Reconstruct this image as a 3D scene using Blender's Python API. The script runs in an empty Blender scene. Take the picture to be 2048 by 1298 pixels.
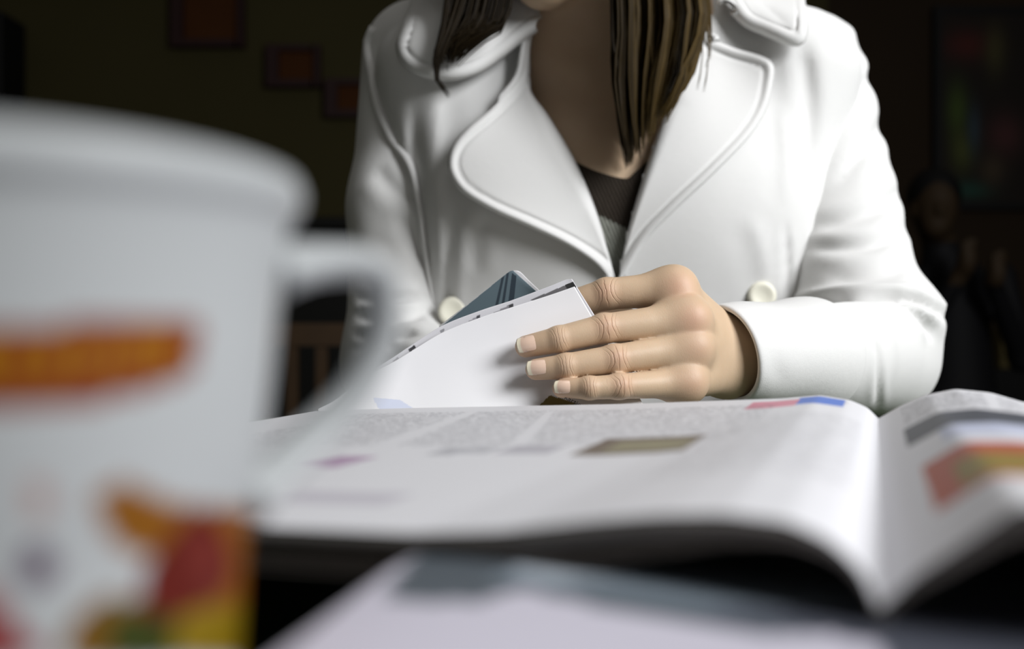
import bpy, math, random
import numpy as np
from mathutils import Vector, Matrix

# ------------------------------------------------------------------ scene, camera, light
SC = bpy.context.scene
COL = SC.collection
H = 0.072                      # camera height above the table top (table top is z = 0)
FPX = 1991.1                   # focal length in pixels of the 2048 wide frame (35 mm on 36 mm)
cam_d = bpy.data.cameras.new('camera'); cam = bpy.data.objects.new('camera', cam_d); COL.objects.link(cam)
cam.location = (0, 0, H); cam.rotation_euler = (math.pi / 2, 0, 0)
cam_d.lens = 35; cam_d.sensor_width = 36; cam_d.clip_start = 0.01
cam_d.dof.use_dof = True; cam_d.dof.focus_distance = 0.545; cam_d.dof.aperture_fstop = 5.4
SC.camera = cam
SC.view_settings.view_transform = 'Standard'; SC.view_settings.look = 'None'
SC.view_settings.gamma = 1; SC.view_settings.use_curve_mapping = False
SC.view_settings.exposure = 0.0
SC.cycles.use_denoising = True
W = bpy.data.worlds.new('world'); SC.world = W; W.use_nodes = True
W.node_tree.nodes['Background'].inputs[0].default_value = (1.0, 0.96, 0.88, 1)
W.node_tree.nodes['Background'].inputs[1].default_value = 0.085

def area(name, loc, tgt, sx, sy, power, col):
    l = bpy.data.lights.new(name, 'AREA'); l.shape = 'RECTANGLE'; l.size = sx; l.size_y = sy
    l.energy = power; l.color = col
    o = bpy.data.objects.new(name, l); COL.objects.link(o); o.location = loc
    o.rotation_euler = (Vector(tgt) - Vector(loc)).to_track_quat('-Z', 'Y').to_euler()
    return o
area('window_light', (1.34, -0.38, 1.02), (0.10, 0.74, 0.14), 0.9, 0.9, 50, (0.975, 0.985, 1.0))
area('page_fill_light', (0.35, 0.35, 1.6), (0.10, 0.6, 0), 0.8, 0.7, 4, (1.0, 0.98, 0.95))  # added overhead fill that brightens the pages, no actual lamp there

rng = np.random.default_rng(7); random.seed(7)

# ------------------------------------------------------------------ helpers
def P(px, py, Y):
    return np.array([(px - 1024.0) / FPX * Y, Y, H - (py - 649.0) / FPX * Y])
def proj(V):
    V = np.asarray(V); return 1024 + FPX * V[..., 0] / V[..., 1], 649 - FPX * (V[..., 2] - H) / V[..., 1]
def PV(L):                      # list of (px, py, Y)
    return np.array([P(*p) for p in L])

def tag(o, label, cat, group=None, kind=None):
    if label: o['label'] = label
    if cat: o['category'] = cat
    if group: o['group'] = group
    if kind: o['kind'] = kind
    return o
def empty(name, loc, label, cat, group=None):
    o = bpy.data.objects.new(name, None); COL.objects.link(o); o.location = loc
    o.empty_display_size = 0.05
    return tag(o, label, cat, group)
def mesh(name, V, F, m, parent=None, smooth=True):
    """one mesh object; V in world coordinates, F an (n,4)/(n,3) array or a list of polygons"""
    V = np.asarray(V, dtype=np.float32).reshape(-1, 3)
    me = bpy.data.meshes.new(name)
    if isinstance(F, np.ndarray):
        n, k = F.shape
        me.vertices.add(len(V)); me.vertices.foreach_set('co', V.ravel())
        me.loops.add(n * k); me.loops.foreach_set('vertex_index', F.astype(np.int32).ravel())
        me.polygons.add(n); me.polygons.foreach_set('loop_start', np.arange(0, n * k, k, dtype=np.int32))
        me.update(calc_edges=True); me.validate()
    else:
        me.from_pydata(V.tolist(), [], F); me.update()
    me.polygons.foreach_set('use_smooth', np.full(len(me.polygons), smooth))
    if m: me.materials.append(m)
    o = bpy.data.objects.new(name, me); COL.objects.link(o)
    if parent:
        o.parent = parent
        o.matrix_parent_inverse = world_of(parent).inverted()
    return o
def world_of(o):
    M = Matrix.LocRotScale(o.location, o.rotation_euler, o.scale)
    if o.parent: M = world_of(o.parent) @ o.matrix_parent_inverse @ M
    return M
def add_attr(o, name, arr, kind='FLOAT'):
    a = o.data.attributes.new(name, kind, 'POINT')
    if kind == 'FLOAT': a.data.foreach_set('value', np.asarray(arr, np.float32).ravel())
    else:
        arr = np.asarray(arr, np.float32)
        if arr.shape[1] == 3: arr = np.hstack([arr, np.ones((len(arr), 1), np.float32)])
        a.data.foreach_set('color', arr.ravel())
def gridF(nu, nv, closed_u=False, off=0):
    """quads of an (nu x nv) grid stored row-major over v: index = iv*nu+iu"""
    iu = np.arange(nu if closed_u else nu - 1); iv = np.arange(nv - 1)
    a, b = np.meshgrid(iu, iv); a = a.ravel(); b = b.ravel(); a2 = (a + 1) % nu
    return np.stack([b * nu + a, b * nu + a2, (b + 1) * nu + a2, (b + 1) * nu + a], 1) + off
def solid(o, t, off=-1.0, sub=0):
    m = o.modifiers.new('thickness', 'SOLIDIFY'); m.thickness = t; m.offset = off
    if sub:
        s = o.modifiers.new('soft', 'SUBSURF'); s.levels = sub; s.render_levels = sub
def smooth_poly(L, n):
    """Catmull-Rom through the points, resampled to n points by arc length"""
    L = np.asarray(L, float)
    if len(L) == 2:
        t = np.linspace(0, 1, n)[:, None]; return L[0] * (1 - t) + L[1] * t
    Q = np.vstack([2 * L[0] - L[1], L, 2 * L[-1] - L[-2]]); out = []
    for i in range(1, len(Q) - 2):
        p0, p1, p2, p3 = Q[i - 1], Q[i], Q[i + 1], Q[i + 2]
        for t in np.linspace(0, 1, 24, endpoint=False):
            out.append(0.5 * (2 * p1 + (p2 - p0) * t + (2 * p0 - 5 * p1 + 4 * p2 - p3) * t * t + (3 * p1 - p0 - 3 * p2 + p3) * t ** 3))
    out.append(Q[-2]); out = np.array(out)
    s = np.r_[0, np.cumsum(np.linalg.norm(np.diff(out, axis=0), axis=1))]
    q = np.linspace(0, s[-1], n)
    return np.stack([np.interp(q, s, out[:, k]) for k in range(out.shape[1])], 1)
def tube(path, rad, ns=10, flat=None, cap=True):
    """swept tube; rad scalar or per-point; flat = (scale across) along the second normal"""
    path = np.asarray(path, float); n = len(path); rad = np.broadcast_to(np.asarray(rad, float), (n,))
    T = np.gradient(path, axis=0); T /= np.linalg.norm(T, axis=1)[:, None]
    ref = np.array([0.0, 0.0, 1.0]) if abs(T[0][2]) < 0.9 else np.array([0.0, 1.0, 0.0])
    N = np.zeros_like(T); N[0] = np.cross(T[0], ref); N[0] /= np.linalg.norm(N[0])
    for i in range(1, n):
        v = N[i - 1] - T[i] * np.dot(N[i - 1], T[i]); N[i] = v / (np.linalg.norm(v) + 1e-12)
    B = np.cross(T, N); a = np.linspace(0, 2 * math.pi, ns, endpoint=False)
    f = 1.0 if flat is None else flat
    V = path[:, None] + rad[:, None, None] * (np.cos(a)[None, :, None] * N[:, None] * f + np.sin(a)[None, :, None] * B[:, None])
    V = V.reshape(-1, 3); F = gridF(ns, n, True)
    if cap:
        V = np.vstack([V, path[0], path[-1]]); c0, c1 = n * ns, n * ns + 1
        i = np.arange(ns); j = (i + 1) % ns; e = (n - 1) * ns
        F = np.vstack([F, np.stack([j, i, np.full(ns, c0), np.full(ns, c0)], 1), np.stack([e + i, e + j, np.full(ns, c1), np.full(ns, c1)], 1)])
    return V, F
def quads_to_list(F):
    return [list(dict.fromkeys(f)) for f in F.tolist()]
def box(c, s, rz=0.0):
    c = np.asarray(c, float); hx, hy, hz = np.asarray(s, float) / 2
    V = np.array([[x, y, z] for z in (-hz, hz) for y in (-hy, hy) for x in (-hx, hx)])
    R = np.array([[math.cos(rz), -math.sin(rz), 0], [math.sin(rz), math.cos(rz), 0], [0, 0, 1]])
    F = [[0, 2, 3, 1], [4, 5, 7, 6], [0, 1, 5, 4], [2, 6, 7, 3], [0, 4, 6, 2], [1, 3, 7, 5]]
    return V @ R.T + c, F
def boxes(L):
    V, F = [], []
    for c, s in L:
        v, f = box(c, s); n = sum(len(q) for q in V); V.append(v); F += [[i + n for i in q] for q in f]
    return np.vstack(V), F
def bevel(o, w, seg=2):
    b = o.modifiers.new('bevel', 'BEVEL'); b.width = w; b.segments = seg; b.limit_method = 'ANGLE'
def inpoly(px, py, poly):
    poly = np.asarray(poly, float); r = np.zeros(px.shape, bool); n = len(poly); j = n - 1
    for i in range(n):
        xi, yi = poly[i]; xj, yj = poly[j]
        if yi != yj:
            r ^= ((yi > py) != (yj > py)) & (px < (xj - xi) * (py - yi) / (yj - yi) + xi)
        j = i
    return r
def dist_polyline(px, py, L):
    d = np.full(px.shape, 1e9)
    for (ax, ay), (bx, by) in zip(L[:-1], L[1:]):
        vx, vy = bx - ax, by - ay; t = np.clip(((px - ax) * vx + (py - ay) * vy) / (vx * vx + vy * vy + 1e-9), 0, 1)
        d = np.minimum(d, np.hypot(px - ax - t * vx, py - ay - t * vy))
    return d

# ---- signed distance modelling
def smin(a, b, k):
    h = np.clip(0.5 + 0.5 * (b - a) / k, 0, 1); return b + (a - b) * h - k * h * (1 - h)
def rcone(p, a, b, r1, r2, sq=None):
    a = np.asarray(a, np.float32); b = np.asarray(b, np.float32)
    q = p - a; ab = b - a; h = np.clip((q @ ab) / float(ab @ ab), 0, 1)
    q = q - h[..., None] * ab
    return np.sqrt((q * q).sum(-1)) - (r1 + (r2 - r1) * h)
def ellip(p, c, r, R=None):
    q = p - np.asarray(c, np.float32)
    if R is not None: q = q @ np.asarray(R, np.float32)
    r = np.asarray(r, np.float32); k0 = np.sqrt(((q / r) ** 2).sum(-1)); k1 = np.sqrt(((q / (r * r)) ** 2).sum(-1)) + 1e-9
    return k0 * (k0 - 1) / k1
def surface_nets(f, lo, hi, step, project=1):
    lo = np.asarray(lo, np.float32); n = np.ceil((np.asarray(hi) - lo) / step).astype(int) + 1
    ax = [lo[k] + step * np.arange(n[k], dtype=np.float32) for k in range(3)]
    D = np.empty(n, np.float32)
    for i0 in range(0, n[0], 16):
        g = np.stack(np.meshgrid(ax[0][i0:i0 + 16], ax[1], ax[2], indexing='ij'), -1); D[i0:i0 + 16] = f(g)
    S = D < 0
    c = [S[i:n[0] - 1 + i, j:n[1] - 1 + j, k:n[2] - 1 + k] for i in (0, 1) for j in (0, 1) for k in (0, 1)]
    s = sum(x.astype(np.int8) for x in c); act = (s > 0) & (s < 8)
    I = np.argwhere(act); idx = np.full(act.shape, -1, np.int64); idx[act] = np.arange(len(I))
    acc = np.zeros((len(I), 3)); cnt = np.zeros(len(I)); cor = [(i, j, k) for i in (0, 1) for j in (0, 1) for k in (0, 1)]
    val = {q: D[I[:, 0] + q[0], I[:, 1] + q[1], I[:, 2] + q[2]].astype(float) for q in cor}
    for q in cor:
        for k in range(3):
            if q[k] == 0:
                r = list(q); r[k] = 1; r = tuple(r); a, b = val[q], val[r]; m = (a < 0) != (b < 0)
                t = np.where(m, a / np.where(m, a - b, 1), 0); pt = np.tile(np.array(q, float), (len(I), 1)); pt[:, k] += t
                acc[m] += pt[m]; cnt[m] += 1
    V = lo + (I + acc / cnt[:, None]) * step
    Fs = []
    for k in range(3):
        u, v = (k + 1) % 3, (k + 2) % 3
        sl0 = [slice(None)] * 3; sl1 = [slice(None)] * 3; sl0[k] = slice(0, -1); sl1[k] = slice(1, None)
        a, b = S[tuple(sl0)], S[tuple(sl1)]; E = np.argwhere(a != b)
        E = E[(E[:, u] > 0) & (E[:, v] > 0) & (E[:, u] < n[u] - 1) & (E[:, v] < n[v] - 1)]
        fl = a[E[:, 0], E[:, 1], E[:, 2]]
        def at(du, dv):
            q = E.copy(); q[:, u] -= du; q[:, v] -= dv; return idx[q[:, 0], q[:, 1], q[:, 2]]
        Q = np.stack([at(1, 1), at(0, 1), at(0, 0), at(1, 0)], 1); Q[~fl] = Q[~fl][:, ::-1]; Fs.append(Q)
    F = np.vstack(Fs); F = F[(F >= 0).all(1)]
    for _ in range(project):
        g, d = grad(f, V); V = V - np.clip(d, -step, step)[:, None] * g
    return V, F
def grad(f, V, e=4e-4):
    V = np.asarray(V, np.float32); d = f(V)
    g = np.stack([f(V + np.eye(3, dtype=np.float32)[k] * e) - f(V - np.eye(3, dtype=np.float32)[k] * e) for k in range(3)], 1)
    g /= np.linalg.norm(g, axis=1)[:, None] + 1e-9
    return g.astype(float), d.astype(float)
def trace(f, px, py, y0=0.55, it=70):
    px = np.asarray(px, float); py = np.asarray(py, float); Y = np.full(px.shape, y0)
    dx = (px - 1024) / FPX; dz = -(py - 649) / FPX
    for _ in range(it):
        p = np.stack([dx * Y, Y, H + dz * Y], -1).astype(np.float32)
        Y = np.clip(Y + 0.8 * f(p), 0.3, 1.15)
    return Y
def laplace(V, F, n=1, lam=0.5):
    V = V.copy()
    for _ in range(n):
        S = np.zeros_like(V); C = np.zeros(len(V))
        for k in range(4):
            np.add.at(S, F[:, k], V[F[:, (k + 1) % 4]] + V[F[:, (k - 1) % 4]]); np.add.at(C, F[:, k], 2)
        V += lam * (S / np.maximum(C, 1)[:, None] - V)
    return V
def press(V, lines, facing=None, nrm=None):
    """folds: push the cloth along its sight line at the fold; depth > 0 is a groove, < 0 a ridge"""
    px, py = proj(V); ray = V - np.array([0, 0, H]); ray /= np.linalg.norm(ray, axis=1)[:, None]
    if nrm is not None: ray = -nrm
    for L, dep, w in lines:
        Q = smooth_poly(L, 24); d = dist_polyline(px, py, Q)
        near = np.full(px.shape, 1e9); tt = np.zeros(px.shape)
        for i, (qx, qy) in enumerate(Q):
            e = np.hypot(px - qx, py - qy); m = e < near; near[m] = e[m]; tt[m] = i / 23
        tap = np.clip(np.minimum(tt, 1 - tt) / 0.28, 0, 1); tap = tap * tap * (3 - 2 * tap)
        a = tap * dep * (np.exp(-(d / w) ** 2) - 0.45 * np.exp(-((d - 2.2 * w) / (1.3 * w)) ** 2))
        if facing is not None: a = a * facing
        V = V + ray * a[:, None]
    return V

# ------------------------------------------------------------------ materials
def mat(name, col=(0.8, 0.8, 0.8), rough=0.6, spec=0.3, **kw):
    m = bpy.data.materials.new(name); m.use_nodes = True; b = m.node_tree.nodes['Principled BSDF']
    b.inputs['Base Color'].default_value = (*col, 1); b.inputs['Roughness'].default_value = rough
    b.inputs['Specular IOR Level'].default_value = spec
    for k, v in kw.items(): b.inputs[k.replace('_', ' ')].default_value = v
    return m
class N:                        # tiny node helper
    def __init__(s, m): s.m = m; s.t = m.node_tree; s.b = s.t.nodes['Principled BSDF']
    def n(s, typ, **kw):
        x = s.t.nodes.new(typ)
        for k, v in kw.items(): setattr(x, k, v)
        return x
    def l(s, a, b): s.t.links.new(a, b)
    def math(s, op, a, b=None, c=None, clamp=False):
        x = s.n('ShaderNodeMath', operation=op, use_clamp=clamp)
        for i, v in enumerate((a, b, c)):
            if v is None: continue
            if isinstance(v, (int, float)): x.inputs[i].default_value = v
            else: s.l(v, x.inputs[i])
        return x.outputs[0]
    def attr(s, name): return s.n('ShaderNodeAttribute', attribute_name=name)
    def mix(s, f, a, b, mode='MIX'):
        x = s.n('ShaderNodeMix', data_type='RGBA', blend_type=mode)
        for i, v in ((0, f), (6, a), (7, b)):
            if isinstance(v, (int, float)): x.inputs[i].default_value = v
            elif isinstance(v, tuple): x.inputs[i].default_value = (*v, 1)
            else: s.l(v, x.inputs[i])
        return x.outputs[2]
    def noise(s, scale, detail=3, vec=None, rough=0.5):
        x = s.n('ShaderNodeTexNoise'); x.inputs['Scale'].default_value = scale; x.inputs['Detail'].default_value = detail
        x.inputs['Roughness'].default_value = rough
        if vec is None:
            tc = s.n('ShaderNodeTexCoord'); vec = tc.outputs['Object']
        s.l(vec, x.inputs['Vector']); return x.outputs['Fac']
    def bump(s, h, strength=0.2, dist=0.001, base=None):
        x = s.n('ShaderNodeBump'); x.inputs['Strength'].default_value = strength; x.inputs['Distance'].default_value = dist
        s.l(h, x.inputs['Height'])
        if base is not None: s.l(base, x.inputs['Normal'])
        s.l(x.outputs[0], s.b.inputs['Normal']); return x.outputs[0]
    def color(s, c): s.l(c, s.b.inputs['Base Color'])

def wool(name, col):
    m = mat(name, col, 0.95, 0.1); k = N(m)
    n1 = k.noise(1400, 4, rough=0.7); n2 = k.noise(220, 3)
    k.color(k.mix(k.math('MULTIPLY', n1, 0.18), col, tuple(c * 0.75 for c in col)))
    k.bump(k.math('ADD', n1, k.math('MULTIPLY', n2, 0.8)), 0.25, 0.0008)
    m.node_tree.nodes['Principled BSDF'].inputs['Sheen Weight'].default_value = 0.15
    return m
M_coat = wool('white_wool', (0.74, 0.737, 0.727))
M_button = mat('cream_button', (0.80, 0.78, 0.66), 0.4, 0.3)

def skin_mat():
    m = mat('skin', (0.55, 0.36, 0.23), 0.48, 0.35); k = N(m); b = k.b
    b.inputs['Subsurface Weight'].default_value = 0.12; b.inputs['Subsurface Scale'].default_value = 0.004
    b.inputs['Subsurface Radius'].default_value = (1.0, 0.45, 0.25)
    ka, kt, kw, red = (k.attr(x).outputs['Fac'] for x in ('ka', 'kt', 'kw', 'red'))
    tc = k.n('ShaderNodeTexCoord'); wob = k.noise(260, 2)
    # creases across each knuckle: ka, kt in millimetres along and across the finger
    kk = k.math('ADD', ka, k.math('MULTIPLY', k.math('SUBTRACT', wob, 0.5), 1.7))
    tot = None
    for o, cur, wd, am in ((0.2, 0.00, 0.30, 0.9), (-2.5, 0.055, 0.30, 0.9), (2.5, -0.055, 0.30, 0.9), (-4.4, 0.07, 0.28, 0.5), (4.4, -0.07, 0.28, 0.45), (1.1, 0.03, 0.2, 0.4)):
        bent = k.math('ADD', kk, k.math('MULTIPLY', k.math('MULTIPLY', kt, kt), cur))
        d = k.math('DIVIDE', k.math('SUBTRACT', bent, o), wd)
        g = k.math('MULTIPLY', k.math('EXPONENT', k.math('MULTIPLY', k.math('MULTIPLY', d, d), -1.0)), am)
        tot = g if tot is None else k.math('ADD', tot, g)
    cre = k.math('MULTIPLY', k.math('MINIMUM', tot, 1.0), kw)
    # fine skin grain: short wrinkles running across the finger
    st = k.n('ShaderNodeMapping'); st.inputs['Scale'].default_value = (2400, 900, 600); k.l(tc.outputs['Object'], st.inputs['Vector'])
    fine = k.noise(1.0, 3, st.outputs[0], 0.6); mott = k.noise(120, 4); pore = k.noise(1900, 2)
    base = k.mix(k.math('MULTIPLY', mott, 0.6), (0.60, 0.445, 0.305), (0.53, 0.37, 0.235))
    base = k.mix(k.math('MULTIPLY', red, 0.62), base, (0.60, 0.30, 0.21))
    base = k.mix(k.math('MULTIPLY', cre, 0.42), base, (0.26, 0.11, 0.05))
    k.color(base)
    h = k.math('ADD', k.math('MULTIPLY', fine, 0.25), k.math('MULTIPLY', pore, 0.12))
    k.bump(k.math('SUBTRACT', h, k.math('MULTIPLY', cre, 0.9)), 0.5, 0.0006)
    return m
M_skin = skin_mat()
M_nail = mat('nail', (0.62, 0.40, 0.30), 0.22, 0.5, Coat_Weight=0.3)
def nail_mat():
    k = N(M_nail); t = k.attr('tip').outputs['Fac']
    k.color(k.mix(t, (0.76, 0.55, 0.43), (0.88, 0.80, 0.62)))
nail_mat()

def hair_mat():
    m = mat('brown_hair', (0.05, 0.03, 0.012), 0.5, 0.10); k = N(m)
    a = k.attr('shade').outputs['Fac']
    k.color(k.mix(a, (0.007, 0.0042, 0.0014), (0.095, 0.060, 0.016)))
    return m
M_hair = hair_mat()
def knit(name, c1, c2):
    m = mat(name, c1, 0.95, 0.1); k = N(m); tc = k.n('ShaderNodeTexCoord')
    mp = k.n('ShaderNodeMapping'); mp.inputs['Rotation'].default_value = (0, math.radians(24), 0); k.l(tc.outputs['Object'], mp.inputs['Vector'])
    w = k.n('ShaderNodeTexWave', wave_type='BANDS', bands_direction='X'); w.inputs['Scale'].default_value = 110; w.inputs['Distortion'].default_value = 1.2
    w.inputs['Detail Scale'].default_value = 3; k.l(mp.outputs[0], w.inputs['Vector'])
    band = k.attr('band').outputs['Fac']
    base = k.mix(band, c1, c2)
    k.color(k.mix(k.math('MULTIPLY', w.outputs['Fac'], 0.55), base, tuple(x * 0.3 for x in c1)))
    k.bump(k.math('SUBTRACT', 1.0, w.outputs['Fac']), 0.6, 0.002)
    return m
M_knit = knit('striped_knit', (0.040, 0.032, 0.025), (0.30, 0.31, 0.27))

def paper(name, white=(0.80, 0.79, 0.82), rough=0.55, pitch=0.34):
    """printed paper: colour attribute 'ink' for pictures, attribute 'txt' for lines of type in UV centimetres"""
    m = mat(name, white, rough, 0.35); k = N(m)
    uv = k.n('ShaderNodeUVMap', uv_map='UVMap').outputs[0]; sx = k.n('ShaderNodeSeparateXYZ'); k.l(uv, sx.inputs[0])
    u, v = sx.outputs[0], sx.outputs[1]
    row = k.math('DIVIDE', v, pitch); fr = k.math('FRACT', row); fl = k.math('FLOOR', row)
    line = k.math('MULTIPLY', k.math('GREATER_THAN', fr, 0.25), k.math('LESS_THAN', fr, 0.75))
    cb = k.n('ShaderNodeCombineXYZ'); k.l(k.math('MULTIPLY', u, 5.0), cb.inputs[0]); k.l(k.math('MULTIPLY', fl, 7.31), cb.inputs[1]); k.l(k.math('MULTIPLY', fr, 1.2), cb.inputs[2])
    nz = k.noise(1.0, 2, cb.outputs[0]); let = k.math('GREATER_THAN', nz, 0.47)
    txt = k.math('MULTIPLY', k.math('MULTIPLY', line, let), k.attr('txt').outputs['Fac'])
    ink = k.attr('ink').outputs['Color']
    k.color(k.mix(txt, ink, (0.10, 0.10, 0.12)))
    return m
M_paper = paper('printed_paper')
M_edge = mat('page_edges', (0.32, 0.30, 0.29), 0.8, 0.1)
def edge_mat():
    k = N(M_edge); tc = k.n('ShaderNodeTexCoord'); mp = k.n('ShaderNodeMapping'); mp.inputs['Scale'].default_value = (1, 1, 900)
    k.l(tc.outputs['Object'], mp.inputs['Vector']); n = k.noise(1.0, 2, mp.outputs[0])
    k.color(k.mix(n, (0.06, 0.055, 0.052), (0.16, 0.15, 0.14)))
edge_mat()
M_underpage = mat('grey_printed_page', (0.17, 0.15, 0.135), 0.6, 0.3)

def emit_ink(o, base, parts_px, V):
    """parts_px: list of (polygon in pixels, colour) painted in order on the page"""
    px, py = proj(V); C = np.tile(np.array(base, np.float32), (len(V), 1))
    for poly, col in parts_px: C[inpoly(px, py, poly)] = col
    add_attr(o, 'ink', C, 'FLOAT_COLOR')
def set_uv(o, UV):
    uvl = o.data.uv_layers.new(name='UVMap'); n = len(o.data.loops); idx = np.empty(n, np.int32)
    o.data.loops.foreach_get('vertex_index', idx); uvl.data.foreach_set('uv', np.asarray(UV, np.float32)[idx].ravel())

# ------------------------------------------------------------------ the room
FLOOR = -0.75
def wallm(name, c1, c2, sc=2.0):
    m = mat(name, c1, 0.85, 0.15); k = N(m); k.color(k.mix(k.noise(sc, 4), c1, c2)); return m
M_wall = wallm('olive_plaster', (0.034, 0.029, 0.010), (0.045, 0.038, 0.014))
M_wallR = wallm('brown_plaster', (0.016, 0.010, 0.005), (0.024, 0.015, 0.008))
M_floor = mat('dark_floor', (0.03, 0.02, 0.012), 0.5, 0.3)
def floor_mat():
    k = N(M_floor); k.color(k.mix(k.noise(6, 5), (0.035, 0.022, 0.013), (0.02, 0.013, 0.008)))
floor_mat()
V, F = box((0, 1.5, FLOOR - 0.05), (8, 6.4, 0.1)); tag(mesh('floor', V, F, M_floor, smooth=False), None, None, kind='structure')
V, F = box((-1.2, 4.15, 0.8), (5.0, 0.1, 3.1)); tag(mesh('wall_back', V, F, M_wall, smooth=False), None, None, kind='structure')
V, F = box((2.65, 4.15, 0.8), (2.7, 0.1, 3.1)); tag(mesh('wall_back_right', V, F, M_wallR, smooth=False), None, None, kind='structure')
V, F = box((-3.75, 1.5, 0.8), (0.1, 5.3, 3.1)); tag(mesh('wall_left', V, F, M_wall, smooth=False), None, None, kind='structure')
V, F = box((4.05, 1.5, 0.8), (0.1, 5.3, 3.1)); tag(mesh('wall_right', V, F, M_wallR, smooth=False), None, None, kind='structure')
V, F = box((0.15, 4.085, FLOOR + 0.06), (7.5, 0.03, 0.12)); tag(mesh('baseboard_back', V, F, mat('dark_trim', (0.01, 0.008, 0.006), 0.5), smooth=False), None, None, kind='structure')
M_black = mat('black_paint', (0.003, 0.003, 0.003), 0.6, 0.2)
V, F = box((-0.95, 4.06, 1.66), (5.4, 0.09, 0.30)); tag(mesh('trim_1', V, F, M_black, smooth=False), None, None, kind='structure')

# ------------------------------------------------------------------ table
def table():
    r = empty('cafe_table', (0.05, 0.35, FLOOR), 'dark green cloth covered table under the magazines and mug', 'table')
    V, F = box((0.05, 0.30, -0.014), (1.5, 0.94, 0.028))
    m = mat('green_cloth', (0.030, 0.052, 0.020), 0.85, 0.15); k = N(m)
    n = k.noise(500, 3); k.color(k.mix(n, (0.045, 0.062, 0.034), (0.060, 0.080, 0.045))); k.bump(n, 0.3, 0.0006)
    o = mesh('tabletop', V, F, m, r, False); bevel(o, 0.006)
    ml = mat('table_leg_wood', (0.05, 0.03, 0.016), 0.5)
    for x in (-0.62, 0.72):
        for y in (-0.09, 0.69):
            V, F = box((x, y, (FLOOR - 0.028) / 2), (0.05, 0.05, -FLOOR - 0.028)); mesh('leg', V, F, ml, r, False)
table()

# ------------------------------------------------------------------ open magazine
SD = np.array([0.3454, 0.9385]); LD = np.array([-0.9385, 0.3454])       # along the spine (away), to the left
S0 = np.array([0.0548, 0.149]); LEN = 0.302; S1 = S0 + SD * LEN
def w_of(px, S, side):
    t = (px - 1024) / FPX; d = LD * side
    return (t * S[1] - S[0]) / (d[0] - t * d[1])
def profile(L, S, side, tail):
    w, z = [], []
    for px, py in L:
        a = max(w_of(px, S, side), 0.0); Y = S[1] + a * LD[1] * side; w.append(a); z.append(H - (py - 649) / FPX * Y)
    for a, b in tail: w.append(a); z.append(b)
    return np.array(w), np.array(z)
def ev(prof, w):
    wd = np.linspace(0, 0.32, 641); zd = np.interp(wd, *prof); k = np.exp(-np.linspace(-2, 2, 15) ** 2); k /= k.sum()
    zs = np.convolve(np.pad(zd, 7, mode='edge'), k, 'valid'); b = np.clip(wd / 0.006, 0, 1); zs = zd * (1 - b) + zs * b
    return np.interp(w, wd, zs)
nearL = profile([(1765, 1214), (1725, 1140), (1664, 1082), (1580, 1044), (1453, 1028), (1327, 1030), (1200, 1040), (1010, 1062), (827, 1068), (552, 1056)], S0, 1, [(0.20, 0.031), (0.285, 0.027)])
farL = profile([(1757, 837), (1735, 815), (1700, 800), (1640, 790), (1560, 797), (1250, 808), (820, 816), (630, 822)], S1, 1, [(0.32, 0.024)])
nearR = profile([(1765, 1214), (1833, 1150), (1918, 1095), (1981, 1052), (2044, 1010)], S0, -1, [(0.045, 0.0455), (0.08, 0.0455), (0.16, 0.038), (0.30, 0.028)])
farR = profile([(1757, 837), (1800, 812), (1850, 790), (1910, 778), (1980, 785), (2048, 805)], S1, -1, [(0.12, 0.036), (0.30, 0.026)])

def page_grid(side, pn, pf, wmax, nw, ns, drop=0.0, shrink=0.0):
    w = np.linspace(0, 1, nw) ** 1.15 * (wmax - shrink); s = np.linspace(0, 1, ns); ww, ss = np.meshgrid(w, s)
    z = ev(pn, w)[None] * (1 - s[:, None]) + ev(pf, w)[None] * s[:, None]
    sag = 0.0015 * np.sin(math.pi * s)[:, None] * np.clip(w / 0.05, 0, 1)[None]
    xy = S0 + SD * LEN * ss[..., None] + LD * side * ww[..., None]
    dz = drop(w)[None] if callable(drop) else drop
    return np.dstack([xy, z - sag - dz]).reshape(-1, 3), ww.ravel() * 100, ss.ravel() * LEN * 100
def blk(side, pn, pf, wmax, top, thick):
    nw, ns = 90, 40
    T, _, _ = page_grid(side, pn, pf, wmax, nw, ns, top); B, _, _ = page_grid(side, pn, pf, wmax, nw, ns, lambda w: top(w) + thick(w))
    B[:, 2] = np.maximum(B[:, 2], cover_z(B[:, 0], B[:, 1]) + 0.0007)
    V = np.vstack([T, B]); n = nw * ns; F = gridF(nw, ns); Fs = [F, F[:, ::-1] + n]
    def strip(a): return np.stack([a[:-1], a[:-1] + n, a[1:] + n, a[1:]], 1)
    g = np.arange(n).reshape(ns, nw)
    for a in (g[0], g[:, -1], g[-1][::-1], g[:, 0][::-1]): Fs.append(strip(a))
    return V, np.vstack(Fs)
CA = np.array([-0.0164, 0.178]); CB = np.array([-0.0279, 0.1196]); CD = (CA - CB) / np.linalg.norm(CA - CB); CN = np.array([CD[1], -CD[0]])
def cover_z(x, y):
    e0 = x - CA[0]; e1 = y - CA[1]; a = -(e0 * CD[0] + e1 * CD[1]); b = e0 * CN[0] + e1 * CN[1]
    f = np.clip((a + 0.05) / 0.07, 0, 1); g = np.clip(1 - (b - 0.005) / 0.085, 0, 1)
    z = 0.0262 + 0.0062 * f * f * (3 - 2 * f) * g * g * (3 - 2 * g)
    return np.where((b > -0.002) & (a > -0.137) & (b < 0.232), z, 0.0006)
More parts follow.
